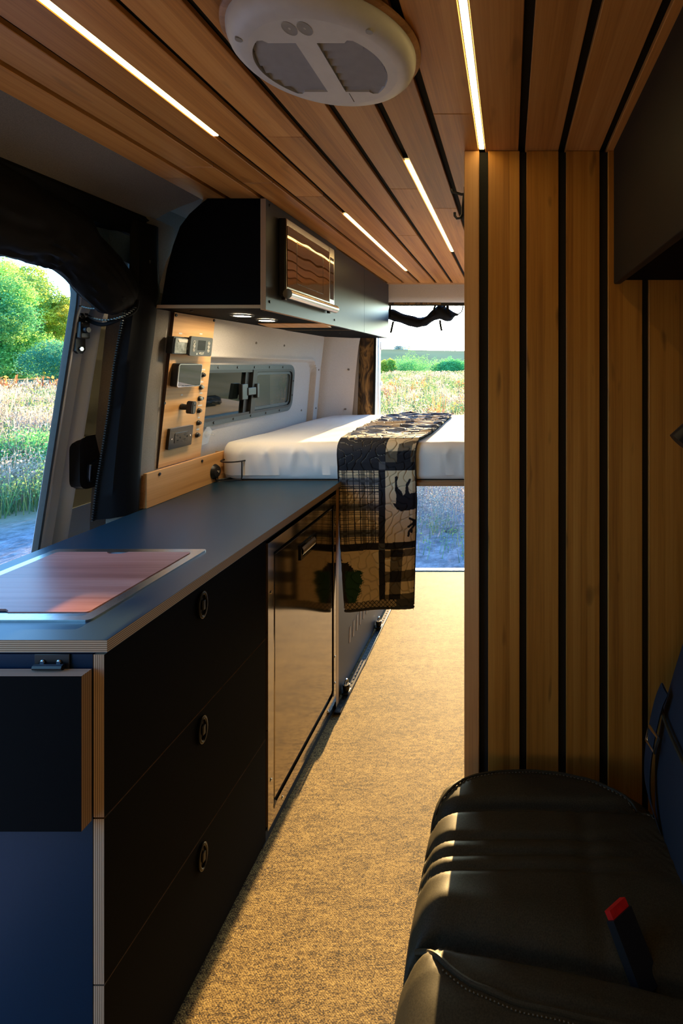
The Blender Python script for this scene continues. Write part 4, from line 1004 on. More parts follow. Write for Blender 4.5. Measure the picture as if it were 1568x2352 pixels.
# hanging part
m = hang & (X_ < 890 + 0*Y_) & (Y_ < 1064); put(m, dark*1.4)
check(hang & (X_ >= 893) & (Y_ < 1062), [906, 937, 990], [1038, 1068])
put(hang & (Y_ >= 1062) & (Y_ < 1080), dark)
put(hang & (X_ > 877) & (X_ < 892) & (Y_ > 1060) & (Y_ < 1077), grey)
plaid(hang & (X_ < sash) & (Y_ >= 1080) & (Y_ < 1243), 783, 1089, 96, 58)
m = hang & (X_ > sashr) & (Y_ >= 1080) & (Y_ < 1241); put(m, cream)
def zc4(pts): return [(770 + x/4.8, 930 + y/4.8) for x, y in pts]
moose = zc4([(688,785),(706,778),(716,795),(704,850),(712,905),(752,945),(766,990),(788,970),(800,870),(838,810),(858,815),(852,838),(824,890),(826,940),(838,970),(905,966),(905,1140),(840,1150),(745,1158),(700,1135),(672,1095),(650,1062),(688,1074),(696,980),(680,930),(686,850),(682,790)])
put(m & inpoly(X_, Y_, moose), navy)
for st_ in ([(905,1300),(880,1260),(840,1240)], [(900,1265),(870,1300),(828,1330)], [(895,1310),(860,1350),(835,1380),(830,1425)], [(860,1350),(862,1385)]):
    put(m & stroke(X_, Y_, zc4(st_), [2.6]*len(st_)), navy)
put(hang & (Y_ >= 1243 - (X_-783)*.02) & (Y_ < 1259 - (X_-783)*.02), dark)
put(hang & (X_ > sash-.5) & (X_ < sashr) & (Y_ > 1243) & (Y_ < 1257), grey*.7)
m = hang & (X_ < sash) & (Y_ >= 1259 - (X_-783)*.02); put(m, cream)
rng = np.random.RandomState(4)
jag = (9*np.abs(((Y_*.19 + X_*.06) % 1) - .5) + 5*np.abs(((Y_*.53 - X_*.11) % 1) - .5) + 2.5*np.sin(X_*1.9 + Y_*.8) - 3)
put(m & inpoly(X_ + jag*.5, Y_, [(776,1283),(798,1282),(804,1290),(811,1297),(806,1325),(800,1350),(795,1375),(776,1378)]) , np.array((.020,.018,.012)))
put(m & inpoly(X_ + jag*.8, Y_ + .35*jag, [(788,1345),(792,1300),(806,1304),(818,1300),(833,1306),(828,1318),(834,1326),(824,1338),(827,1348),(816,1362),(815,1378),(798,1380),(793,1362)]), green)
check(hang & (X_ > sashr) & (Y_ >= 1258 - (X_-783)*.02), [902, 931, 990], [1258, 1274, 1305, 1330, 1357])
put(hang & (X_ > sash) & (X_ < sashr) & (Y_ > 1257), dark)
m = hang & (Y_ > 1372 - (X_-783)*.03); put(m, cream*.55)
dd = np.minimum(np.abs(((X_ + Y_*1.1)/11) % 1 - .5), np.abs(((X_ - Y_*1.1)/11) % 1 - .5)); put(m & (dd < .10), navy); put(m & (X_ > 915), mid)
# part lying on the bed
T = ~hang; M1 = (3.17 - S)                                   # distance along the van
put(T, mid*1.2)
def blk(y0, y1, u0, u1): return T & (M1 > y0) & (M1 <= y1) & (U > u0) & (U <= u1)
m = blk(2.10, 2.30, .62, 1); put(m, cream); put(m & ((U > .72) & (U < .86)), taupe); put(m & (M1 < 2.17), taupe); put(m & (U > .72) & (U < .86) & (M1 < 2.17), navy)
put(blk(2.20, 2.44, .0, .62), grey*1.6); put(blk(2.46, 2.72, .0, .5), cream*.8); put(blk(2.46, 2.72, .58, 1), dark*3); m = blk(2.56, 2.66, .62, .9); put(m, cream)
m = blk(2.76, 3.0, .5, 1); put(m, cream*.9); put(m & ((U*9).astype(int) % 2 == 0), mid); m = blk(2.76, 3.0, 0, .45); put(m, grey*1.2); put(blk(3.02, 3.2, .2, .8), dark*4)
st = np.hypot((U-.17)*.33, (M1-2.14)); ang = np.arctan2(M1-2.14, (U-.17)*.33)
put(((T | (Y_ < 1030)) & (st < .05) & (np.cos(ang*9) > .55) & (st > .01)), cream*.8)
lum = C.mean(-1, keepdims=True); C[T] = (C*1.15 + .05*np.array((.8, .95, 1.25)))[T]  # bluish sky sheen painted into the colour of the lying part
# vermicelli quilting line, as relief and as pale thread
P = np.stack([U*.33, S], -1)
f = np.zeros(U.shape)
for (a, kx, ky, ph) in ((1, 95, 40, .3), (1, -60, 88, 1.7), (.9, 30, -105, 2.2), (.8, 118, 70, .9), (.7, -20, 62, 4.1)):
    f += a*np.sin(kx*P[..., 0] + ky*P[..., 1] + ph + 1.1*np.sin(P[..., 1]*31 + P[..., 0]*23 + ph))
groove = np.exp(-(f/.30)**2)
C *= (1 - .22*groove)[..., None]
thread = (np.abs(f) < .10) & (Y_ < 1064) & hang & (X_ < 890); put(thread, np.array((.28,.26,.21)))
C = np.clip(C + rng.normal(0, .012, C.shape)*C*2, .003, 1)
XL = np.interp(S, [0, .15, L1*.5, L1, L1+La+.33, LT], [-.66, -.755, -.735, -.708, -.694, -.672]); XR = np.interp(S, [0, L1*.5, L1*.8, L1+La, L1+La+.2, LT], [-.357, -.358, -.358, -.389, -.383, -.393])
verts = []; FT_ = np.zeros((NU, NV, 3))
ripple = (.008*np.maximum(0, np.sin(S*33 + 2.6*np.sin(U*3.3) + U*4 + 1.5*np.sin(S*9))) + .005*np.maximum(0, np.sin(S*71 + 4*np.sin(U*5+S*8)))) * np.clip((L1 - .02 - S)/.2, 0, 1)
for j in range(NV):
    y, z, ny, nz_ = qpath(S[0, j])
    for i in range(NU):
        u = U[i, j]; off = .0045 - .0042*groove[i, j] + ripple[i, j]
        fold = .006*math.sin(u*7 + z*4)*min(1, max(0, (S[0, j]-L1-La)/.2)) + .010*(1-min(1, u/.05)) * (-1) * .6 - .006*(1-min(1, (1-u)/.04))
        hemy = .012*u*(1 if S[0, j] > L1+La else 0) * (S[0, j]-L1-La)/L2
        FT_[i, j] = (XL[0, j]*(1-u) + XR[0, j]*u, y + ny*(off + fold), z + nz_*(off + .004*(1 if S[0, j] < L1 else 0)) + hemy*1.3)
sm = FT_.reshape(-1, 3)
idx = np.arange(NU*NV).reshape(NU, NV)
me = bpy.data.meshes.new('cloth')
q = np.stack([idx[:-1, :-1], idx[:-1, 1:], idx[1:, 1:], idx[1:, :-1]], -1).reshape(-1, 4)
off_ = wpos(QT)
me.from_pydata((sm - np.array(off_)).tolist(), [], q.tolist())
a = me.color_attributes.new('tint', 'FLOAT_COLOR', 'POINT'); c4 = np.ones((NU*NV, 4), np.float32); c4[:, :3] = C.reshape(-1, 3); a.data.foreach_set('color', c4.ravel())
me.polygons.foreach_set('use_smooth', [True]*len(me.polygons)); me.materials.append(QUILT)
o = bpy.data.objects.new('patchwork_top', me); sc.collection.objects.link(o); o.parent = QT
# backing cloth gives the quilt its thickness
b = MB(); rows = []
for s_ in np.linspace(0, LT, 120):
    y, z, ny, nz_ = qpath(s_); k = float(np.interp(s_, [0, LT], [0, 1])); j = min(NV-1, int(k*(NV-1)))
    back = .0135
    rows.append([(XL[0, j], y - ny*-.001, z - nz_*.003)] + [(XL[0, j]*(1-u) + XR[0, j]*u, y - ny*back if s_ > L1 else y, z - nz_*.006) for u in np.linspace(0.02, .98, 6)] + [(XR[0, j], y, z - nz_*.003)])
b.grid(rows); obj('backing', b, plain('quilt_backing', (.03,.03,.035), .9, nscale=200), QT)
for nm, E in (('edge_binding', 0), ('edge_binding', NU-1), ):
    pts = [FT_[E, j] + np.array((0, .003, -.003)) for j in range(0, NV, 7)]
    obj(nm, MB().tube(pts, .0036, 6), MATS['quilt_backing'], QT)
obj('hem_binding', MB().tube([FT_[i, NV-1] + np.array((0, .002, .0)) for i in range(0, NU, 6)] + [FT_[NU-1, NV-1]], .0062, 6), MATS['quilt_backing'], QT)
obj('hem_binding', MB().tube([FT_[i, 0] + np.array((0, .002, -.002)) for i in range(0, NU, 6)], .0062, 6), MATS['quilt_backing'], QT)

# =================================================================== SCREENS AND CURTAINS
# rolled bug screen over the side door
BS = thing('bug_screen', 'black rolled-up bug screen drooping over the side door opening', 'bug screen', (-1.2, 1.2, 1.7))
cl = [(-1.215, -.6, 1.765, .098), (-1.215, -.2, 1.760, .10), (-1.213, .2, 1.762, .096), (-1.212, .6, 1.758, .102), (-1.21, .9, 1.762, .096), (-1.208, 1.12, 1.758, .102), (-1.204, 1.27, 1.750, .10), (-1.200, 1.35, 1.725, .092), (-1.196, 1.40, 1.690, .078), (-1.190, 1.45, 1.650, .082), (-1.186, 1.49, 1.612, .078), (-1.184, 1.515, 1.585, .070), (-1.183, 1.530, 1.566, .050)]
from mathutils import geometry
def smooth_path(pts, k=4):
    out = []; A = np.array(pts, float); n_ = len(A)
    for i in range(n_-1):
        p0, p1, p2, p3 = A[max(i-1, 0)], A[i], A[i+1], A[min(i+2, n_-1)]
        for t in np.linspace(0, 1, k, endpoint=False):
            out.append(.5*((2*p1) + (-p0+p2)*t + (2*p0-5*p1+4*p2-p3)*t*t + (-p0+3*p1-3*p2+p3)*t**3))
    out.append(A[-1]); return np.array(out)
sp = smooth_path(cl, 12); rings = []; nn = 64
for i, (x, y, z, r_) in enumerate(sp):
    t = Vector(sp[min(i+1, len(sp)-1)][:3]) - Vector(sp[max(i-1, 0)][:3]); t.normalize()
    a_ = t.cross(Vector((1, 0, 0))).normalized(); c_ = Vector((1, 0, 0))
    c_ = (c_ - t*c_.dot(t)).normalized(); a_ = t.cross(c_)
    ring = []
    for k in range(nn):
        th = 2*math.pi*k/nn
        rr = r_*(1 + .16*nz3(math.cos(th)*1.3, y*5, math.sin(th)*1.3, 1.1, 2) + .07*nz3(math.cos(th)*4, y*3, math.sin(th)*4, 1.5, 6) + .06*(1-abs(nz3(math.cos(th)*5+y*9, y*16, math.sin(th)*5, 1, 12))*2) + .05*math.sin(th*3 + y*9)**4)
        ring.append(Vector((x, y, z)) + c_*math.cos(th)*rr*.62 + a_*math.sin(th)*rr)
    rings.append(ring)
obj('roll', MB().loft(rings), NYLON, BS)
def zip_teeth(pts, wdt=.0042, step=.0062):
    """little zipper teeth along a polyline"""
    b_ = MB(); P = [Vector(p) for p in pts]; acc = 0
    for i in range(len(P)-1):
        d_ = P[i+1]-P[i]; L_ = d_.length; d_.normalize(); s_ = acc
        while s_ < L_:
            p = P[i] + d_*s_; b_.box(p.x-.003, p.x+.003, p.y-wdt, p.y+wdt, p.z-.0017, p.z+.0017); s_ += step
        acc = s_ - L_
    return b_
# netting gusset between roll and jamb
b = MB(); A = [at(196, 503, 1.44), at(246, 520, 1.50), at(312, 548, 1.57), at(306, 610, 1.585), at(262, 590, 1.53), at(228, 556, 1.47)]
b.add(A + [p + Vector((-.004, .004, 0)) for p in A], [(0,1,5), (1,4,5), (1,2,3,4), (11,7,6), (11,10,7), (10,9,8,7)] + [(i, 6+i, 6+(i+1) % 6, (i+1) % 6) for i in range(6)])
obj('net_gusset', b, MESHB, BS, 'blue-grey netting gusset with outside light painted into its colour')
b = MB()
for off, rr in ((0, .0075), ):
    loop_ = smooth_path([at(196, 700, 1.50), at(193, 722, 1.50), at(208, 738, 1.495), at(240, 745, 1.50), (at(285, 728, 1.515)), at(310, 712, 1.535), at(315, 690, 1.55)], 5)
    b.tube(loop_, .006, 7)
obj('zipper_tape', b, NYLON, BS)
loop_ = smooth_path([at(193, 702, 1.498), at(199, 722, 1.496), at(220, 733, 1.49), at(250, 737, 1.495), (at(285, 728, 1.51)), at(312, 708, 1.53)], 5)
obj('zipper', zip_teeth([p + np.array((0, -.004, .002)) for p in loop_], .0045, .0075), ZIP, BS, kind='stuff')
loop_ = smooth_path([at(186, 703, 1.46), at(215, 709, 1.455), at(250, 702, 1.46), at(285, 684, 1.48)], 5)
obj('zipper', zip_teeth(loop_, .004, .0075), ZIP, BS, kind='stuff')
# header valance holding the roll
b = MB(); b.grid([[(-1.168, y, 1.868), (-1.160, y, 1.85), (-1.170, y, 1.82), (-1.184, y, 1.795), (-1.21, y, 1.790), (-1.24, y, 1.82)] for y in list(np.linspace(-.95, 1.5, 24)) + [1.56, 1.60, 1.625]])
obj('valance', b, NYLON, BS)
# side curtain by the jamb
SC = thing('side_screen_panel', 'black screen panel with long zipper hanging at the door jamb', 'curtain', (-1.2, 1.59, .9))
rows = []; zs_ = np.linspace(.905, 1.835, 42); tape = []
for z in zs_:
    x = min(WX(z), -1.158); oz = float(np.interp(z, [.9, 1.24, 1.53, 1.86], [-.062, -.034, -.018, -.01])); r_ = []
    lean = .004*math.sin(z*9)
    for (y, o_) in ((1.548, oz), (1.553, oz+.006), (1.562, oz*.4+.006), (1.574, oz*.2+.004), (1.588, .008), (1.604, .014), (1.622, .017), (1.638, .013), (1.648, .006)):
        yy = y + lean*(y-1.545)*8; oo = o_ + .007*nz3(y*14, z*2.2, 0, 1.5, 4) + .004*nz3(y*30, z*4, 0, 1.0, 8)
        r_.append((x + oo, yy - (.02 if z < 1.0 else 0)*(y-1.6)*(1 if y > 1.6 else 0)*3, z))
    rows.append(r_); tape.append(Vector(r_[0]))
b = MB().grid(rows); b.grid([[(p[0]-.006, p[1]+.002, p[2]) for p in r] for r in rows])
obj('panel', b, NYLON, SC)
obj('zipper', zip_teeth([p + Vector((.002, -.002, 0)) for p in tape if p.z < 1.60], .005, .0078), ZIP, SC, kind='stuff')
b = MB().tube([(rows[30][5][0]+.004, 1.600, 1.72), (rows[28][5][0]+.006, 1.602, 1.70), (rows[26][5][0]+.004, 1.603, 1.66)], .003, 6); obj('zip_pull', b, BLK_MT, SC)

# camouflage curtain at the rear and rolled rear screen
CC = thing('camouflage_curtain', 'camouflage-printed curtain strip around the rear door opening', 'curtain', (-.97, 3.39, 1.06))
rows = [[(x0 + (x1-x0)*t, 3.374 + .012*math.sin(t*6+z*2), z) for t in np.linspace(0, 1, 9)] for z, x0, x1 in [(z, -1.030 + (z-1.0)*.035, -.925 + (z-1.0)*.02) for z in np.linspace(1.0, 1.80, 16)]]
b = MB().grid(rows); b.grid([[(p[0], p[1]+.008, p[2]) for p in r] for r in rows]); obj('side_drop', b, CAMO, CC)
obj('edge_tape', MB().grid([[(r[-1][0], 3.372, r[-1][2]), (r[-1][0]+.014, 3.374, r[-1][2]), (r[-1][0]+.014, 3.385, r[-1][2])] for r in rows]), NYLON, CC)
obj('top_band', MB().box(-1.0, -.466, 3.392, 3.402, 1.801, 1.826, bev=.003), CAMO, CC)
obj('track', MB().box(-1.0, .45, 3.403, 3.415, 1.794, 1.826, bev=.002), BLK_PL, CC)
RS = thing('rear_bug_screen', 'dark bug screen rolled and tied along the top of the rear opening', 'bug screen', (-.6, 3.46, 1.72))
cl = [at(868, 722, 3.46), at(893, 722, 3.46), at(912, 727, 3.46), at(935, 735, 3.46), at(960, 741, 3.46), at(978, 737, 3.46), at(995, 724, 3.46), at(1010, 717, 3.46), at(1024, 721, 3.46), at(1036, 724, 3.46), at(1044, 722, 3.46), at(1052, 723, 3.46)]
rd = [.030, .036, .038, .036, .036, .034, .044, .052, .048, .036, .014, .006]
sp = smooth_path([(*p, r_) for p, r_ in zip(cl, rd)], 5); rings = []
for i, (x, y, z, r_) in enumerate(sp):
    rings.append([(x + .1*r_*math.sin(k), y + r_*math.cos(2*math.pi*k/24)*(1+.2*nz3(x*14, k*.7, 0)), z + r_*math.sin(2*math.pi*k/24)*(1 + .28*nz3(x*22, math.cos(2*math.pi*k/24), math.sin(2*math.pi*k/24), 1, 3))) for k in range(24)])
obj('roll', MB().loft(rings), NYLON, RS)
def strap(pts, wd, label=None):
    b_ = MB(); b_.grid([[(p[0]-wd/2, p[1]-.003, p[2]), (p[0]+wd/2, p[1]-.003, p[2])] for p in pts]); b_.grid([[(p[0]-wd/2, p[1], p[2]), (p[0]+wd/2, p[1], p[2])] for p in pts])
    return b_
for pts in ([at(1010, 735, 3.40), at(1011, 745, 3.40), at(1014, 760, 3.40)], [at(903, 738, 3.40), at(900, 752, 3.40), at(897, 765, 3.40)], [at(1000, 700, 3.41), at(997, 708, 3.405), at(994, 724, 3.40)], [at(1027, 698, 3.41), at(1028, 708, 3.405), at(1030, 720, 3.40)], [at(896, 698, 3.41), at(895, 712, 3.405), at(895, 728, 3.40)]):
    obj('tie_strap', strap([tuple(p) for p in pts], .014 if pts[0].x < -.45 else .018), NYLON, RS)
b = MB().tube([tuple(p) for p in (at(1022, 700, 3.42), at(1018, 708, 3.42), at(1012, 710, 3.42), at(1007, 706, 3.42), at(1002, 712, 3.42))], .008, 6); b.tube([tuple(p) for p in (at(1052, 722, 3.44), at(1060, 716, 3.44), at(1063, 704, 3.42), at(1062, 698, 3.42))], .004, 6)
obj('loop', b, NYLON, RS)

# =================================================================== RIGHT SIDE: CABINET, LAMP, SEAT
SCB = thing('side_overhead_cabinet', 'dark overhead cabinet in front of the slatted closet wall', 'cabinet', (.43, .7, 1.59))
obj('front_panel', MB().box(.262, .280, -.5, 1.262, 1.5875, 1.9285, bev=.003), LAM_SIDE, SCB)
obj('bottom_board', MB().box(.2805, .598, -.5, 1.2715, 1.600, 1.615), LAM, SCB)
obj('back_box', MB().box(.2805, .598, -.5, 1.2715, 1.616, 1.9285), LAM, SCB)
LP = thing('reading_lamp', 'black gooseneck reading lamp reaching in beside the slatted wall', 'lamp', (.598, 1.08, 1.30))
obj('mount', MB().cyl((.599, 1.10, 1.30), (.586, 1.10, 1.30), .028, n=20, bev=.003), BLK_MT, LP)
obj('neck', MB().tube(smooth_path([(.588, 1.10, 1.30), (.54, 1.09, 1.31), (.49, 1.07, 1.325), (.445, 1.055, 1.312), (.420, 1.05, 1.292)], 5), .007, 8), BLK_MT, LP)
b = MB().cyl((.424, 1.05, 1.296), (.408, 1.05, 1.279), .011, .0165, n=18).cyl((.4085, 1.05, 1.2795), (.352, 1.045, 1.222), .0165, .0225, n=18)
obj('shade', b, BLK_MT, LP)

SEAT = thing('swivel_seat', 'black leather seat with fluted cushion and piping facing the aisle', 'seat', (.1, .85, 0))
XF_S = -.176
def Yf(x): return float(np.interp(x, [-.176, -.168, -.150, -.122, -.08, -.02, .05, .12, .18, .24, .30, .36, .44], [1.12, 1.165, 1.197, 1.222, 1.240, 1.250, 1.253, 1.247, 1.230, 1.200, 1.150, 1.09, 1.02]))
def seam_far(x): return 1.100 + .010*math.sin((x+.18)*6)
def seam_near(x): return .841 - .17*max(0, x+.145) - .9*max(0, -.12 - x)**1.2
PIPE = [(-.158, .838), (-.144, .830), (-.105, .794), (-.064, .768), (.011, .743), (.11, .724), (.22, .710), (.32, .702)]
def pipe_y(x): return float(np.interp(x, [p[0] for p in PIPE], [p[1] for p in PIPE]))
def g(d, w_): return math.exp(-(d/w_)**2)
def seat_z(x, y): return sum(seat_zr(x, y + d_) for d_ in (-.004, -.002, 0, .002, .004))/5
def seat_zr(x, y):
    yf = Yf(x); sn = seam_near(x); sf = seam_far(x)
    if y > sf: z = .414 - .06*max(0, y-sf-.02)                  # end bolster, sloping to the closet
    elif y > sn:                                                # fluted middle: each rib leans to the rear
        for y0, y1, z1, dz in ((1.026, sf, .421, .010), (.989, 1.026, .425, .006), (.954, .989, .429, .006), (sn, .954, .434, .010)):
            if y0 <= y <= y1:
                t = (y1-y)/(y1-y0); z = z1 - dz*(1-t)**1.3
                if y0 == sn: z = z1 - dz*abs(t-.45)**1.5*1.6 - .012*max(0, t-.5)
                break
    else: z = .430 + .008*min(1, (sn-y)/.05)
    for yc in (1.024, .987, .952): z -= .0075*g(y - yc, .0065)
    z -= .018*g(y - sf, .010) + .022*g(y - sn, .010)
    if y < sn and x > -.15: z -= .005*g(y - pipe_y(x) - .008, .006)
    z += .006*g(y - sn - .05, .03)*(1 if y > sn else 0)
    z -= .010*g(x - .155, .01)*(1 if sn < y < seam_far(x) else 0)*.6
    z -= .02*max(0, x-.05)                                     # sinks towards the backrest
    z += .0015*nz3(x, y, 0, 18, 3) + .003*nz3(x, y, 0, 6, 7)
    d = min(x - XF_S, (yf - y)*.93); Rr = .068
    if d < Rr: z -= Rr - math.sqrt(max(0, Rr*Rr - (Rr-d)**2))
    if d < .02: z -= .004*g(d-.012, .006)
    return z
rows = []; xs_ = [XF_S + .26*(k/26)**2.1*1.0 for k in range(27)] + list(np.linspace(.10, .44, 22))
for x in xs_:
    yf = Yf(x); ys_ = list(np.linspace(.38, yf-.075, 290)) + [yf-.075 + .075*(1-(1-t)**2) for t in np.linspace(0, 1, 22)[1:]]
    r_ = [(x, y, seat_z(x, y)) for y in ys_] + [(x, yf + .001, .30), (x, yf - .004, .24), (x, yf-.02, .20)]
    rows.append(r_)
sk = rows[0]
front = [[(p[0] + o_, p[1], z if z < p[2] else p[2]) for p in sk] for o_, z in ((.010, .20), (.002, .24), (0, .30), (0, .332))]
b = MB().grid(front + rows); obj('cushion', b, LEATHER, SEAT)
# piping and stitching
pp = [(x, pipe_y(x), seat_z(x, pipe_y(x)) + .0012) for x in np.linspace(-.156, .31, 24)]
obj('piping', MB().tube(smooth_path(pp, 4), .0042, 8), LEATHER, SEAT)
arc = [(x, Yf(x)*.0 + float(np.interp(x, [-.165, -.15, -.10, -.03, .05, .13, .20, .26, .31], [1.118, 1.140, 1.182, 1.206, 1.212, 1.203, 1.176, 1.132, 1.08])), 0) for x in np.linspace(-.165, .31, 40)]
arc = [(x, y, seat_z(x, y) + .0015) for x, y, _ in arc]
obj('bolster_seam', MB().tube(arc, .0032, 6), LEATHER, SEAT)
def stitches(pts, off):
    b_ = MB(); P = smooth_path(pts, 3)
    for i in range(0, len(P)-1, 2):
        a_, c_ = Vector(P[i]), Vector(P[i+1]); b_.tube([a_ + Vector(off), c_ + Vector(off)], .0011, 5)
    return b_
obj('stitching', stitches([(x, y - .008, seat_z(x, y-.008) + .0012) for x, y, _ in arc], (0, 0, 0)), STITCH, SEAT, 'row of pale stitches', kind='stuff')
obj('stitching', stitches([(x, pipe_y(x)-.011, seat_z(x, pipe_y(x)-.011) + .0012) for x in np.linspace(-.105, .30, 44)], (0, 0, 0)), STITCH, SEAT, 'row of pale stitches', kind='stuff')
obj('pedestal', MB().box(-.10, .40, .52, 1.10, .0, .20, bev=.02), BLK_PL, SEAT)
rows = []
for t in np.linspace(0, 1, 26):
    y = .40 + .775*t; e = 1 - .35*max(0, (t-.78)/.22)**3; r_ = []
    base = [(.335, .34), (.318, .40), (.318, .50), (.338, .60), (.372, .70), (.408, .80), (.445, .90), (.475, .97), (.515, 1.0), (.555, .985), (.575, .93), (.560, .80), (.545, .6), (.53, .34)]
    cx_, cz_ = .46, .64
    for k, (x, z) in enumerate(base):
        bul = .020*math.sin(t*math.pi*3)*(1 if k < 8 else 0)*.4
        r_.append((cx_ + (x-cx_)*(.45+.55*e) - bul*.3, y, .34 + (z-.34)*(.80+.20*e)))
    rows.append(r_)
obj('backrest', MB().loft(rows), LEATHER_B, SEAT)
obj('backrest_piping', MB().tube([(p[3][0]-.004, p[3][1], p[3][2]+.02) for p in rows[10:25]], .004, 6), LEATHER, SEAT)
bk = MB(); A = Vector((.182, .835, .468)); B_ = Vector((.218, .785, .401)); d = (B_-A).normalized(); s_ = d.cross(Vector((0, 0, 1))).normalized(); n_ = s_.cross(d)
def obb(mb, c0, c1, hw, ht):
    q = [c + s_*a_*hw + n_*e_*ht for c in (c0, c1) for a_, e_ in ((-1,-1), (1,-1), (1,1), (-1,1))]
    return mb.add(q, [(0,3,2,1), (4,5,6,7), (0,1,5,4), (1,2,6,5), (2,3,7,6), (3,0,4,7)])
obj('buckle', obb(MB(), A, B_, .021, .011), BLK_PL, SEAT)
obj('red_button', obb(MB(), A - d*.012 - n_*.001, A - d*.0004, .0185, .008), RED, SEAT, 'red release button')
obj('buckle_stalk', obb(MB(), B_ + d*.0005, B_ + d*.07, .014, .005), NYLON, SEAT)
SB = thing('seat_belt', 'dark seat belt webbing with metal tongue hanging over the seat back', 'seat belt', (.37, 1.12, .6))
pts = smooth_path([(.352, 1.12, .66), (.334, 1.115, .62), (.312, 1.105, .53), (.306, 1.09, .46), (.318, 1.05, .415)], 5)
b = MB(); b.grid([[(p[0]-.006, p[1]-.022, p[2]), (p[0]-.008, p[1], p[2]), (p[0]-.006, p[1]+.022, p[2])] for p in pts]); b.grid([[(p[0]-.0035, p[1]-.022, p[2]), (p[0]-.0035, p[1]+.022, p[2])] for p in pts])
obj('webbing', b, LEATHER_B, SB)
b = MB().tube([(.318, 1.07, .585), (.313, 1.12, .575), (.306, 1.12, .545), (.311, 1.075, .552)], .004, 6, closed=True); obj('tongue', b, CHROME, SB)

# =================================================================== OUTSIDE
GZ = -.72
rs = np.random.RandomState(11)
def ground_h(x, y):
    d = np.hypot(x, y); return GZ + .012*np.clip(d-20, 0, 80) + .10*np.sin(x*.21+1)*np.sin(y*.17)*np.clip((d-6)/10, 0, 1)
rad = np.concatenate([np.linspace(0, 30, 31), np.geomspace(32, 900, 34)]); th = np.linspace(0, 2*math.pi, 97)
rows = [[(r_*math.cos(t), r_*math.sin(t), float(ground_h(r_*math.cos(t), r_*math.sin(t)))) for t in th] for r_ in rad]
obj('ground', MB().grid(rows), GROUND, None, 'gravel lot passing into a dry meadow around the van', 'structure', 'ground')

def blades(xy, h, wd, lean, col, heads=None, hsize=.02, seed=0):
    """one bent blade per row of xy; returns vertices and colours as quads"""
    r = np.random.RandomState(seed); n = len(xy); a = r.uniform(0, 2*math.pi, n); z0 = ground_h(xy[:, 0], xy[:, 1])
    s = np.stack([np.cos(a), np.sin(a)], 1)*wd[:, None]/2; la = r.uniform(0, 2*math.pi, n); lv = np.stack([np.cos(la), np.sin(la)], 1)*(lean*h)[:, None]
    def P(q, z): return np.concatenate([q, z[:, None]], 1)
    b0, b1 = P(xy-s, z0-.02), P(xy+s, z0-.02); t1 = P(xy+s*.35+lv, z0+h); t0 = P(xy-s*.35+lv, z0+h)
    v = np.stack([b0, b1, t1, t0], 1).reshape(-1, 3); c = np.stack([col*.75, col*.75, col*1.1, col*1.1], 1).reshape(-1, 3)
    return v, c
def seed_heads(cen, size, col, seed=0):
    r = np.random.RandomState(seed); n = len(cen); u = r.normal(size=(n, 3)); u /= np.linalg.norm(u, axis=1)[:, None]; w_ = np.cross(u, r.normal(size=(n, 3))); w_ /= np.linalg.norm(w_, axis=1)[:, None]
    sz = size*r.uniform(.5, 1.3, n)[:, None]
    v = np.stack([cen-u*sz, cen-w_*sz*.7, cen+u*sz, cen+w_*sz*.7], 1).reshape(-1, 3); return v, np.repeat(col, 4, axis=0)
def pal(cs, n, r, var=.2):
    cs = np.array(cs); c = cs[r.randint(0, len(cs), n)]; return np.clip(c*(1 + r.normal(0, var, (n, 1))), .01, 1)
def wedge(n, r0, r1, a0, a1, r, pw=1.0):
    """points in a ring sector; angles are X/Y slopes"""
    d = r0 + (r1-r0)*r.uniform(0, 1, n)**pw; t = r.uniform(a0, a1, n); y = d/np.sqrt(1+t*t); return np.stack([t*y, y], 1)
DRY = [(.56,.43,.30), (.64,.50,.36), (.52,.40,.28), (.62,.47,.36), (.46,.39,.24)]
GRN = [(.17,.31,.10), (.26,.34,.10), (.14,.28,.11), (.36,.40,.13), (.18,.30,.17)]
RED_ = [(.45,.16,.07), (.52,.26,.08)]

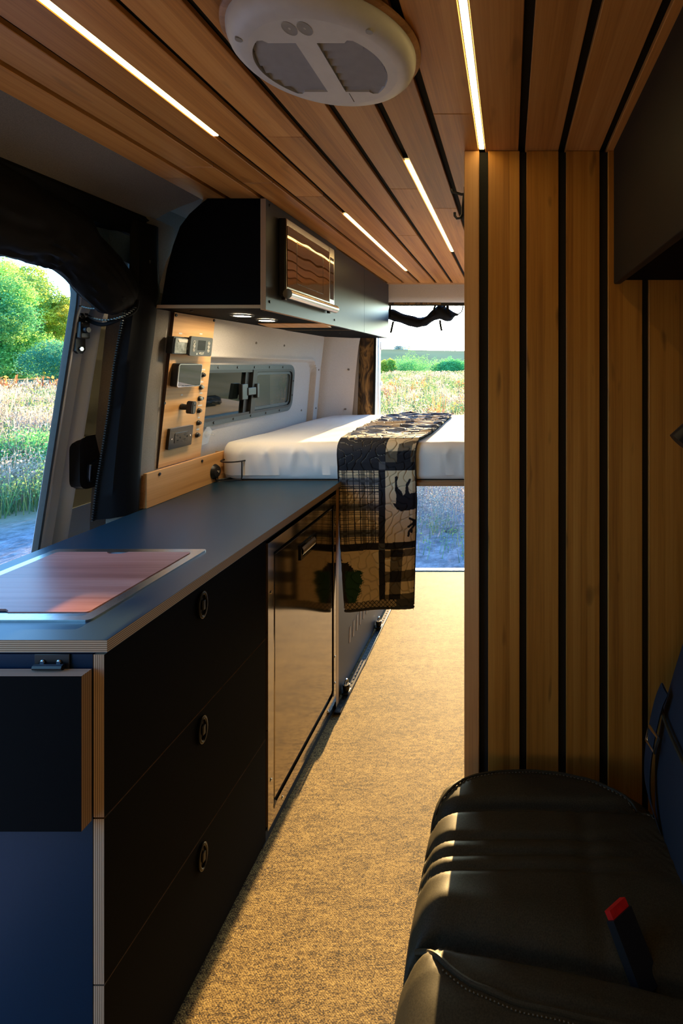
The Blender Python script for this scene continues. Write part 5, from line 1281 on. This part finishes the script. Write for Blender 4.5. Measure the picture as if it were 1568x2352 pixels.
def weeds(name, label, zones, seed):
    r = np.random.RandomState(seed); VV, CC_ = [], []
    for (n, r0, r1, a0, a1, hmin, hmax, wd, pals, nh, hs, pw) in zones:
        # plants come in drifts of one colour
        xy0 = wedge(n, r0, r1, a0, a1, r, pw); d = np.hypot(xy0[:, 0], xy0[:, 1])
        drift = np.array([mnoise.noise(Vector((x*.33, y*.33, seed))) + .6*mnoise.noise(Vector((x*1.1, y*1.1, seed+5))) for x, y in xy0])
        sel = drift > pals[2]
        k = 7; xy = np.repeat(xy0, k, 0) + r.normal(0, .10, (n*k, 2)) * (1 + d/30).repeat(k)[:, None]
        h = (r.uniform(hmin, hmax, n)*(1 + .35*drift)).repeat(k)*r.uniform(.6, 1.1, n*k)
        col = np.where(sel.repeat(k)[:, None], pal(pals[0], n*k, r), pal(pals[1], n*k, r))
        v, c = blades(xy, h, np.full(n*k, wd)*(1 + np.hypot(xy[:, 0], xy[:, 1])/14), r.uniform(.05, .45, n*k), col, seed=seed); VV.append(v); CC_.append(c)
        if nh:
            m = n*nh; b0 = np.repeat(xy0, nh, 0); hh = np.repeat(r.uniform(hmin, hmax, n)*(1+.35*drift), nh)
            zz = r.uniform(.22 if nh > 200 else .45, 1.06, m); cen = np.concatenate([b0 + r.normal(0, .09, (m, 2))*(1 + np.repeat(d, nh)/30)[:, None]*(1.2-zz*.5)[:, None], (ground_h(b0[:, 0], b0[:, 1]) + hh*zz)[:, None]], 1)
            col = np.where(np.repeat(sel, nh)[:, None], pal(pals[0], m, r, .12), pal(pals[1] if len(pals) < 4 else pals[3], m, r, .2))
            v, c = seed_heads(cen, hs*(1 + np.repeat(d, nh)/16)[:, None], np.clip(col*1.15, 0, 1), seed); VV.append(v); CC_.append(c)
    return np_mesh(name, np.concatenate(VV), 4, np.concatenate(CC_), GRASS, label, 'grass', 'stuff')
weeds('meadow_grass', 'tall dry meadow grass and green weeds outside the side door', [
    (640, 10.0, 13.5, -1.28, -.60, .30, .62, .008, (DRY, GRN, .15), 24, .012, 1.0),
    (1500, 13.0, 21.0, -1.28, -.60, .55, 1.0, .013, (DRY, GRN, -.02), 20, .014, 1.0),
    (2300, 20.0, 45.0, -1.28, -.60, .55, .95, .014, (DRY, GRN, -.06), 16, .014, 1.2),
    (130, 38.0, 44.0, -1.25, -.60, .9, 1.3, .03, (RED_, DRY, -.2), 6, .03, 1.0)], 21)
weeds('meadow_grass', 'sunlit dry meadow behind the open rear doors', [
    (700, 12.0, 22.0, -.50, .30, .45, .85, .010, (DRY, GRN, .08), 40, .014, 1.0),
    (2400, 20.0, 80.0, -.45, .28, .45, .8, .012, (DRY, GRN, .05), 24, .015, 1.4),
    (60, 16.0, 40.0, -.40, .20, .7, 1.1, .02, (RED_, DRY, -.3), 8, .03, 1.0)], 33)
weeds('weed_patch', 'seedy pinkish and grey-green weeds on the stony ground by the rear doors', [
    (58, 6.2, 8.0, -.28, .02, .45, .90, .004, ([(.78,.46,.26), (.82,.56,.36), (.60,.46,.40)], [(.30,.35,.32), (.26,.31,.27), (.40,.41,.38)], -.12), 480, .0062, 1.0),
    (150, 7.8, 12.0, -.30, .06, .6, 1.1, .004, ([(.86,.48,.16), (.86,.58,.28), (.62,.48,.36)], [(.32,.38,.28), (.26,.34,.22), (.46,.44,.36)], -.45), 400, .0072, 1.0),  # dry seed tones, pushed to orange to stand in for sunlit tips
    (26, 5.4, 6.5, -.30, .06, .12, .30, .006, ([(.34,.28,.24)], GRN, .2), 40, .008, 1.0)], 45)

# stones on the gravel
for k, (x, y, s_, lb) in enumerate(((-.74, 6.35, .062, 'largest dark stone on the bare ground behind the van, beside the quilt edge'), (-.44, 6.0, .042, 'dark stone lying near the foot of the pinkish weed'), (-.22, 6.25, .05, 'pale-topped stone lying beside the closet edge on the bare ground'))):
    z = float(ground_h(x, y)); b = MB().ball((x, y, z + s_*.3), s_*1.5, s_, s_*.6, 10); b.v = [tuple(np.array(p) + .2*s_*np.array(mnoise.noise_vector(Vector(p)*18))) for p in b.v]
    props(obj('stone', b, plain('field_stone', (.16,.15,.15), .9, nscale=30, nvar=.4) if k == 0 else MATS['field_stone']), lb, 'stone', 'stones on the bare ground behind the van')

def tree(name, label, cat, base, height, width, cols, seed, nleaf, lsize, trunk=True, squat=.1, lobes=16, group=None):
    r = np.random.RandomState(seed); x0, y0 = base; z0 = float(ground_h(x0, y0)); nleaf = int(nleaf*2.6); lsize *= .58
    t = thing(name, label, cat, (x0, y0, z0), group)
    if trunk:
        b = MB().tube([(x0, y0, z0-.2), (x0+.1, y0, z0+height*.25), (x0-.1, y0+.1, z0+height*.5), (x0, y0, z0+height*.75)], [height*.028, height*.022, height*.015, height*.006], 9)
        for k in range(6):
            a = r.uniform(0, 6.28); h0 = height*r.uniform(.22, .5); L_ = width*.36
            b.tube([(x0, y0, z0+h0), (x0+math.cos(a)*L_*.5, y0+math.sin(a)*L_*.5, z0+h0+height*.10), (x0+math.cos(a)*L_, y0+math.sin(a)*L_, z0+h0+height*.2)], [height*.012, height*.008, height*.003], 6)
        obj('trunk', b, BARK, t)
    cs, rs_ = [], []
    for k in range(lobes):
        a = r.uniform(0, 6.28); q = r.uniform(0, 1)**.5; hz = r.uniform(squat, .92); wr = (1 - abs(hz-.45)*1.25)
        cs.append((x0 + math.cos(a)*q*width*.5*wr, y0 + math.sin(a)*q*width*.5*wr, z0 + hz*height)); rs_.append(width*r.uniform(.13, .23))
    cs.append((x0, y0, z0+height*.5)); rs_.append(width*.3); cs = np.array(cs); rs_ = np.array(rs_)
    w_ = rs_**2; pick = r.choice(len(cs), nleaf, p=w_/w_.sum()); d = r.normal(size=(nleaf, 3)); d /= np.linalg.norm(d, axis=1)[:, None]
    rad_ = rs_[pick]*(.60 + .42*r.uniform(0, 1, nleaf)**.6)*(1 + .26*np.sin(d[:, 0]*7+pick)*np.cos(d[:, 2]*6) + .12*np.sin(d[:, 1]*15+pick*2)*np.sin(d[:, 2]*13))
    cen = cs[pick] + d*rad_[:, None]*np.array((1, 1, .85)); cen[:, 2] = np.maximum(cen[:, 2], z0 + .05)
    lobe_col = pal(cols, len(cs), r, .15); col = lobe_col[pick]*(1 + r.normal(0, .14, (nleaf, 1)))
    v, c = seed_heads(cen, np.full((nleaf, 1), lsize), np.clip(col, .01, 1), seed)
    np_mesh('foliage', v, 4, c, LEAF, None, None, 'stuff', t)
    return t
TG = [(.16,.50,.16), (.24,.58,.16), (.14,.44,.18), (.36,.62,.16)]; TY_ = [(.60,.66,.10), (.50,.62,.10), (.70,.68,.12)]; TB = [(.10,.34,.18), (.12,.38,.22)]
tree('broadleaf_tree', 'big full green tree at the meadow edge, the widest crown', 'tree', (-59.5, 58), 14.0, 12, TG, 3, 26000, .20, squat=.06, lobes=26)
tree('broadleaf_tree', 'yellow-green sunlit tree rising behind the wide green crown', 'tree', (-65.6, 68), 16.3, 9.5, TY_, 4, 20000, .20, squat=.3, lobes=20)
tree('broadleaf_tree', 'rounded yellow-tipped tree next to the open sky gap', 'tree', (-58.2, 64), 10.6, 6.5, TY_ + TG[1:2], 5, 16000, .18, squat=.12, lobes=18)
tree('broadleaf_tree', 'blue-green tree half hidden by the sliding door edge', 'tree', (-61.5, 70), 7.6, 7.5, TB + TG[:1], 6, 12000, .18, squat=.06, lobes=14)
tree('broadleaf_tree', 'dark green tree at the outer edge of the side door view', 'tree', (-69, 60), 13, 13, TG + TB, 7, 16000, .20, squat=.06, lobes=20)
tree('shrub', 'low dark undergrowth bush at the foot of the wide green tree', 'shrub', (-50.5, 56.5), 3.4, 9, TB, 8, 7000, .16, False, .05, 14)
tree('shrub', 'low bush filling the foot of the tree row by the door edge', 'shrub', (-46, 60), 3.2, 8, TG[:2], 9, 6000, .16, False, .05, 14)
tree('shrub', 'fresh green weed bush beside the gravel by the door edge', 'shrub', (-7.9, 9.2), .75, 1.5, TG, 10, 3000, .035, False, .1, 12)
tree('shrub', 'green weed bush on the gravel edge, closer to the outer side', 'shrub', (-9.3, 9.4), .85, 1.9, TG[:3], 12, 3400, .038, False, .1, 12)
tree('shrub', 'thin grey-green bush standing in the gravel at the door edge', 'shrub', (-6.15, 7.3), .55, .8, [(.18,.30,.20), (.22,.33,.22)], 13, 1600, .022, False, .1, 10)
tree('shrub', 'dense green bush mound in the meadow behind the bed', 'shrub', (-10.8, 95), 1.5, 8, TG[:3], 14, 12000, .16, False, .05, 22)
tree('shrub', 'yellow-green bush in the meadow beside the rear door edge', 'shrub', (-23.6, 97), 2.6, 4, TY_, 15, 7000, .16, False, .05, 12)
tree('shrub', 'low green hedge line across the meadow behind the bed', 'shrub', (-19, 101), .8, 14, TG[:2], 16, 7000, .16, False, .05, 22)
# hill and far trees
rows = []
for t in np.linspace(-1.4, .8, 60):
    y0 = 230/math.sqrt(1+t*t); top = 8.6 + 2.0*math.sin(t*4+2.6) + .6*math.sin(t*11)
    rows.append([(t*y0*k, y0*k, GZ + .7 + top*h_) for k, h_ in ((.5, .0), (.65, .22), (.8, .55), (.95, .85), (1.15, 1.0), (1.4, 1.03), (1.9, .4), (2.2, -.1))])
obj('hill', MB().grid(rows), HILL, None, 'low ploughed hill on the horizon behind the meadow', 'structure', 'hill')
for k, (px, Y, hh, ww_) in enumerate(((915, 330, 9.5, 9), (933, 330, 10.5, 8), (1030, 335, 5.5, 16))):
    t = tree('distant_tree', ['hazy round tree on the far hill, the one closer to the overhead cabinet', 'hazy tall tree on the far hill beside a rounder one', 'hazy low tree row on the far hill beside the closet'][k], 'tree', ((px-1170)*Y/F, Y), hh, ww_, [(.80,.76,.60), (.84,.80,.64)], 50+k, 2500, .5, False, .1, 12)  # distance haze is put into the pale leaf colours
    t.location.z = 5.6
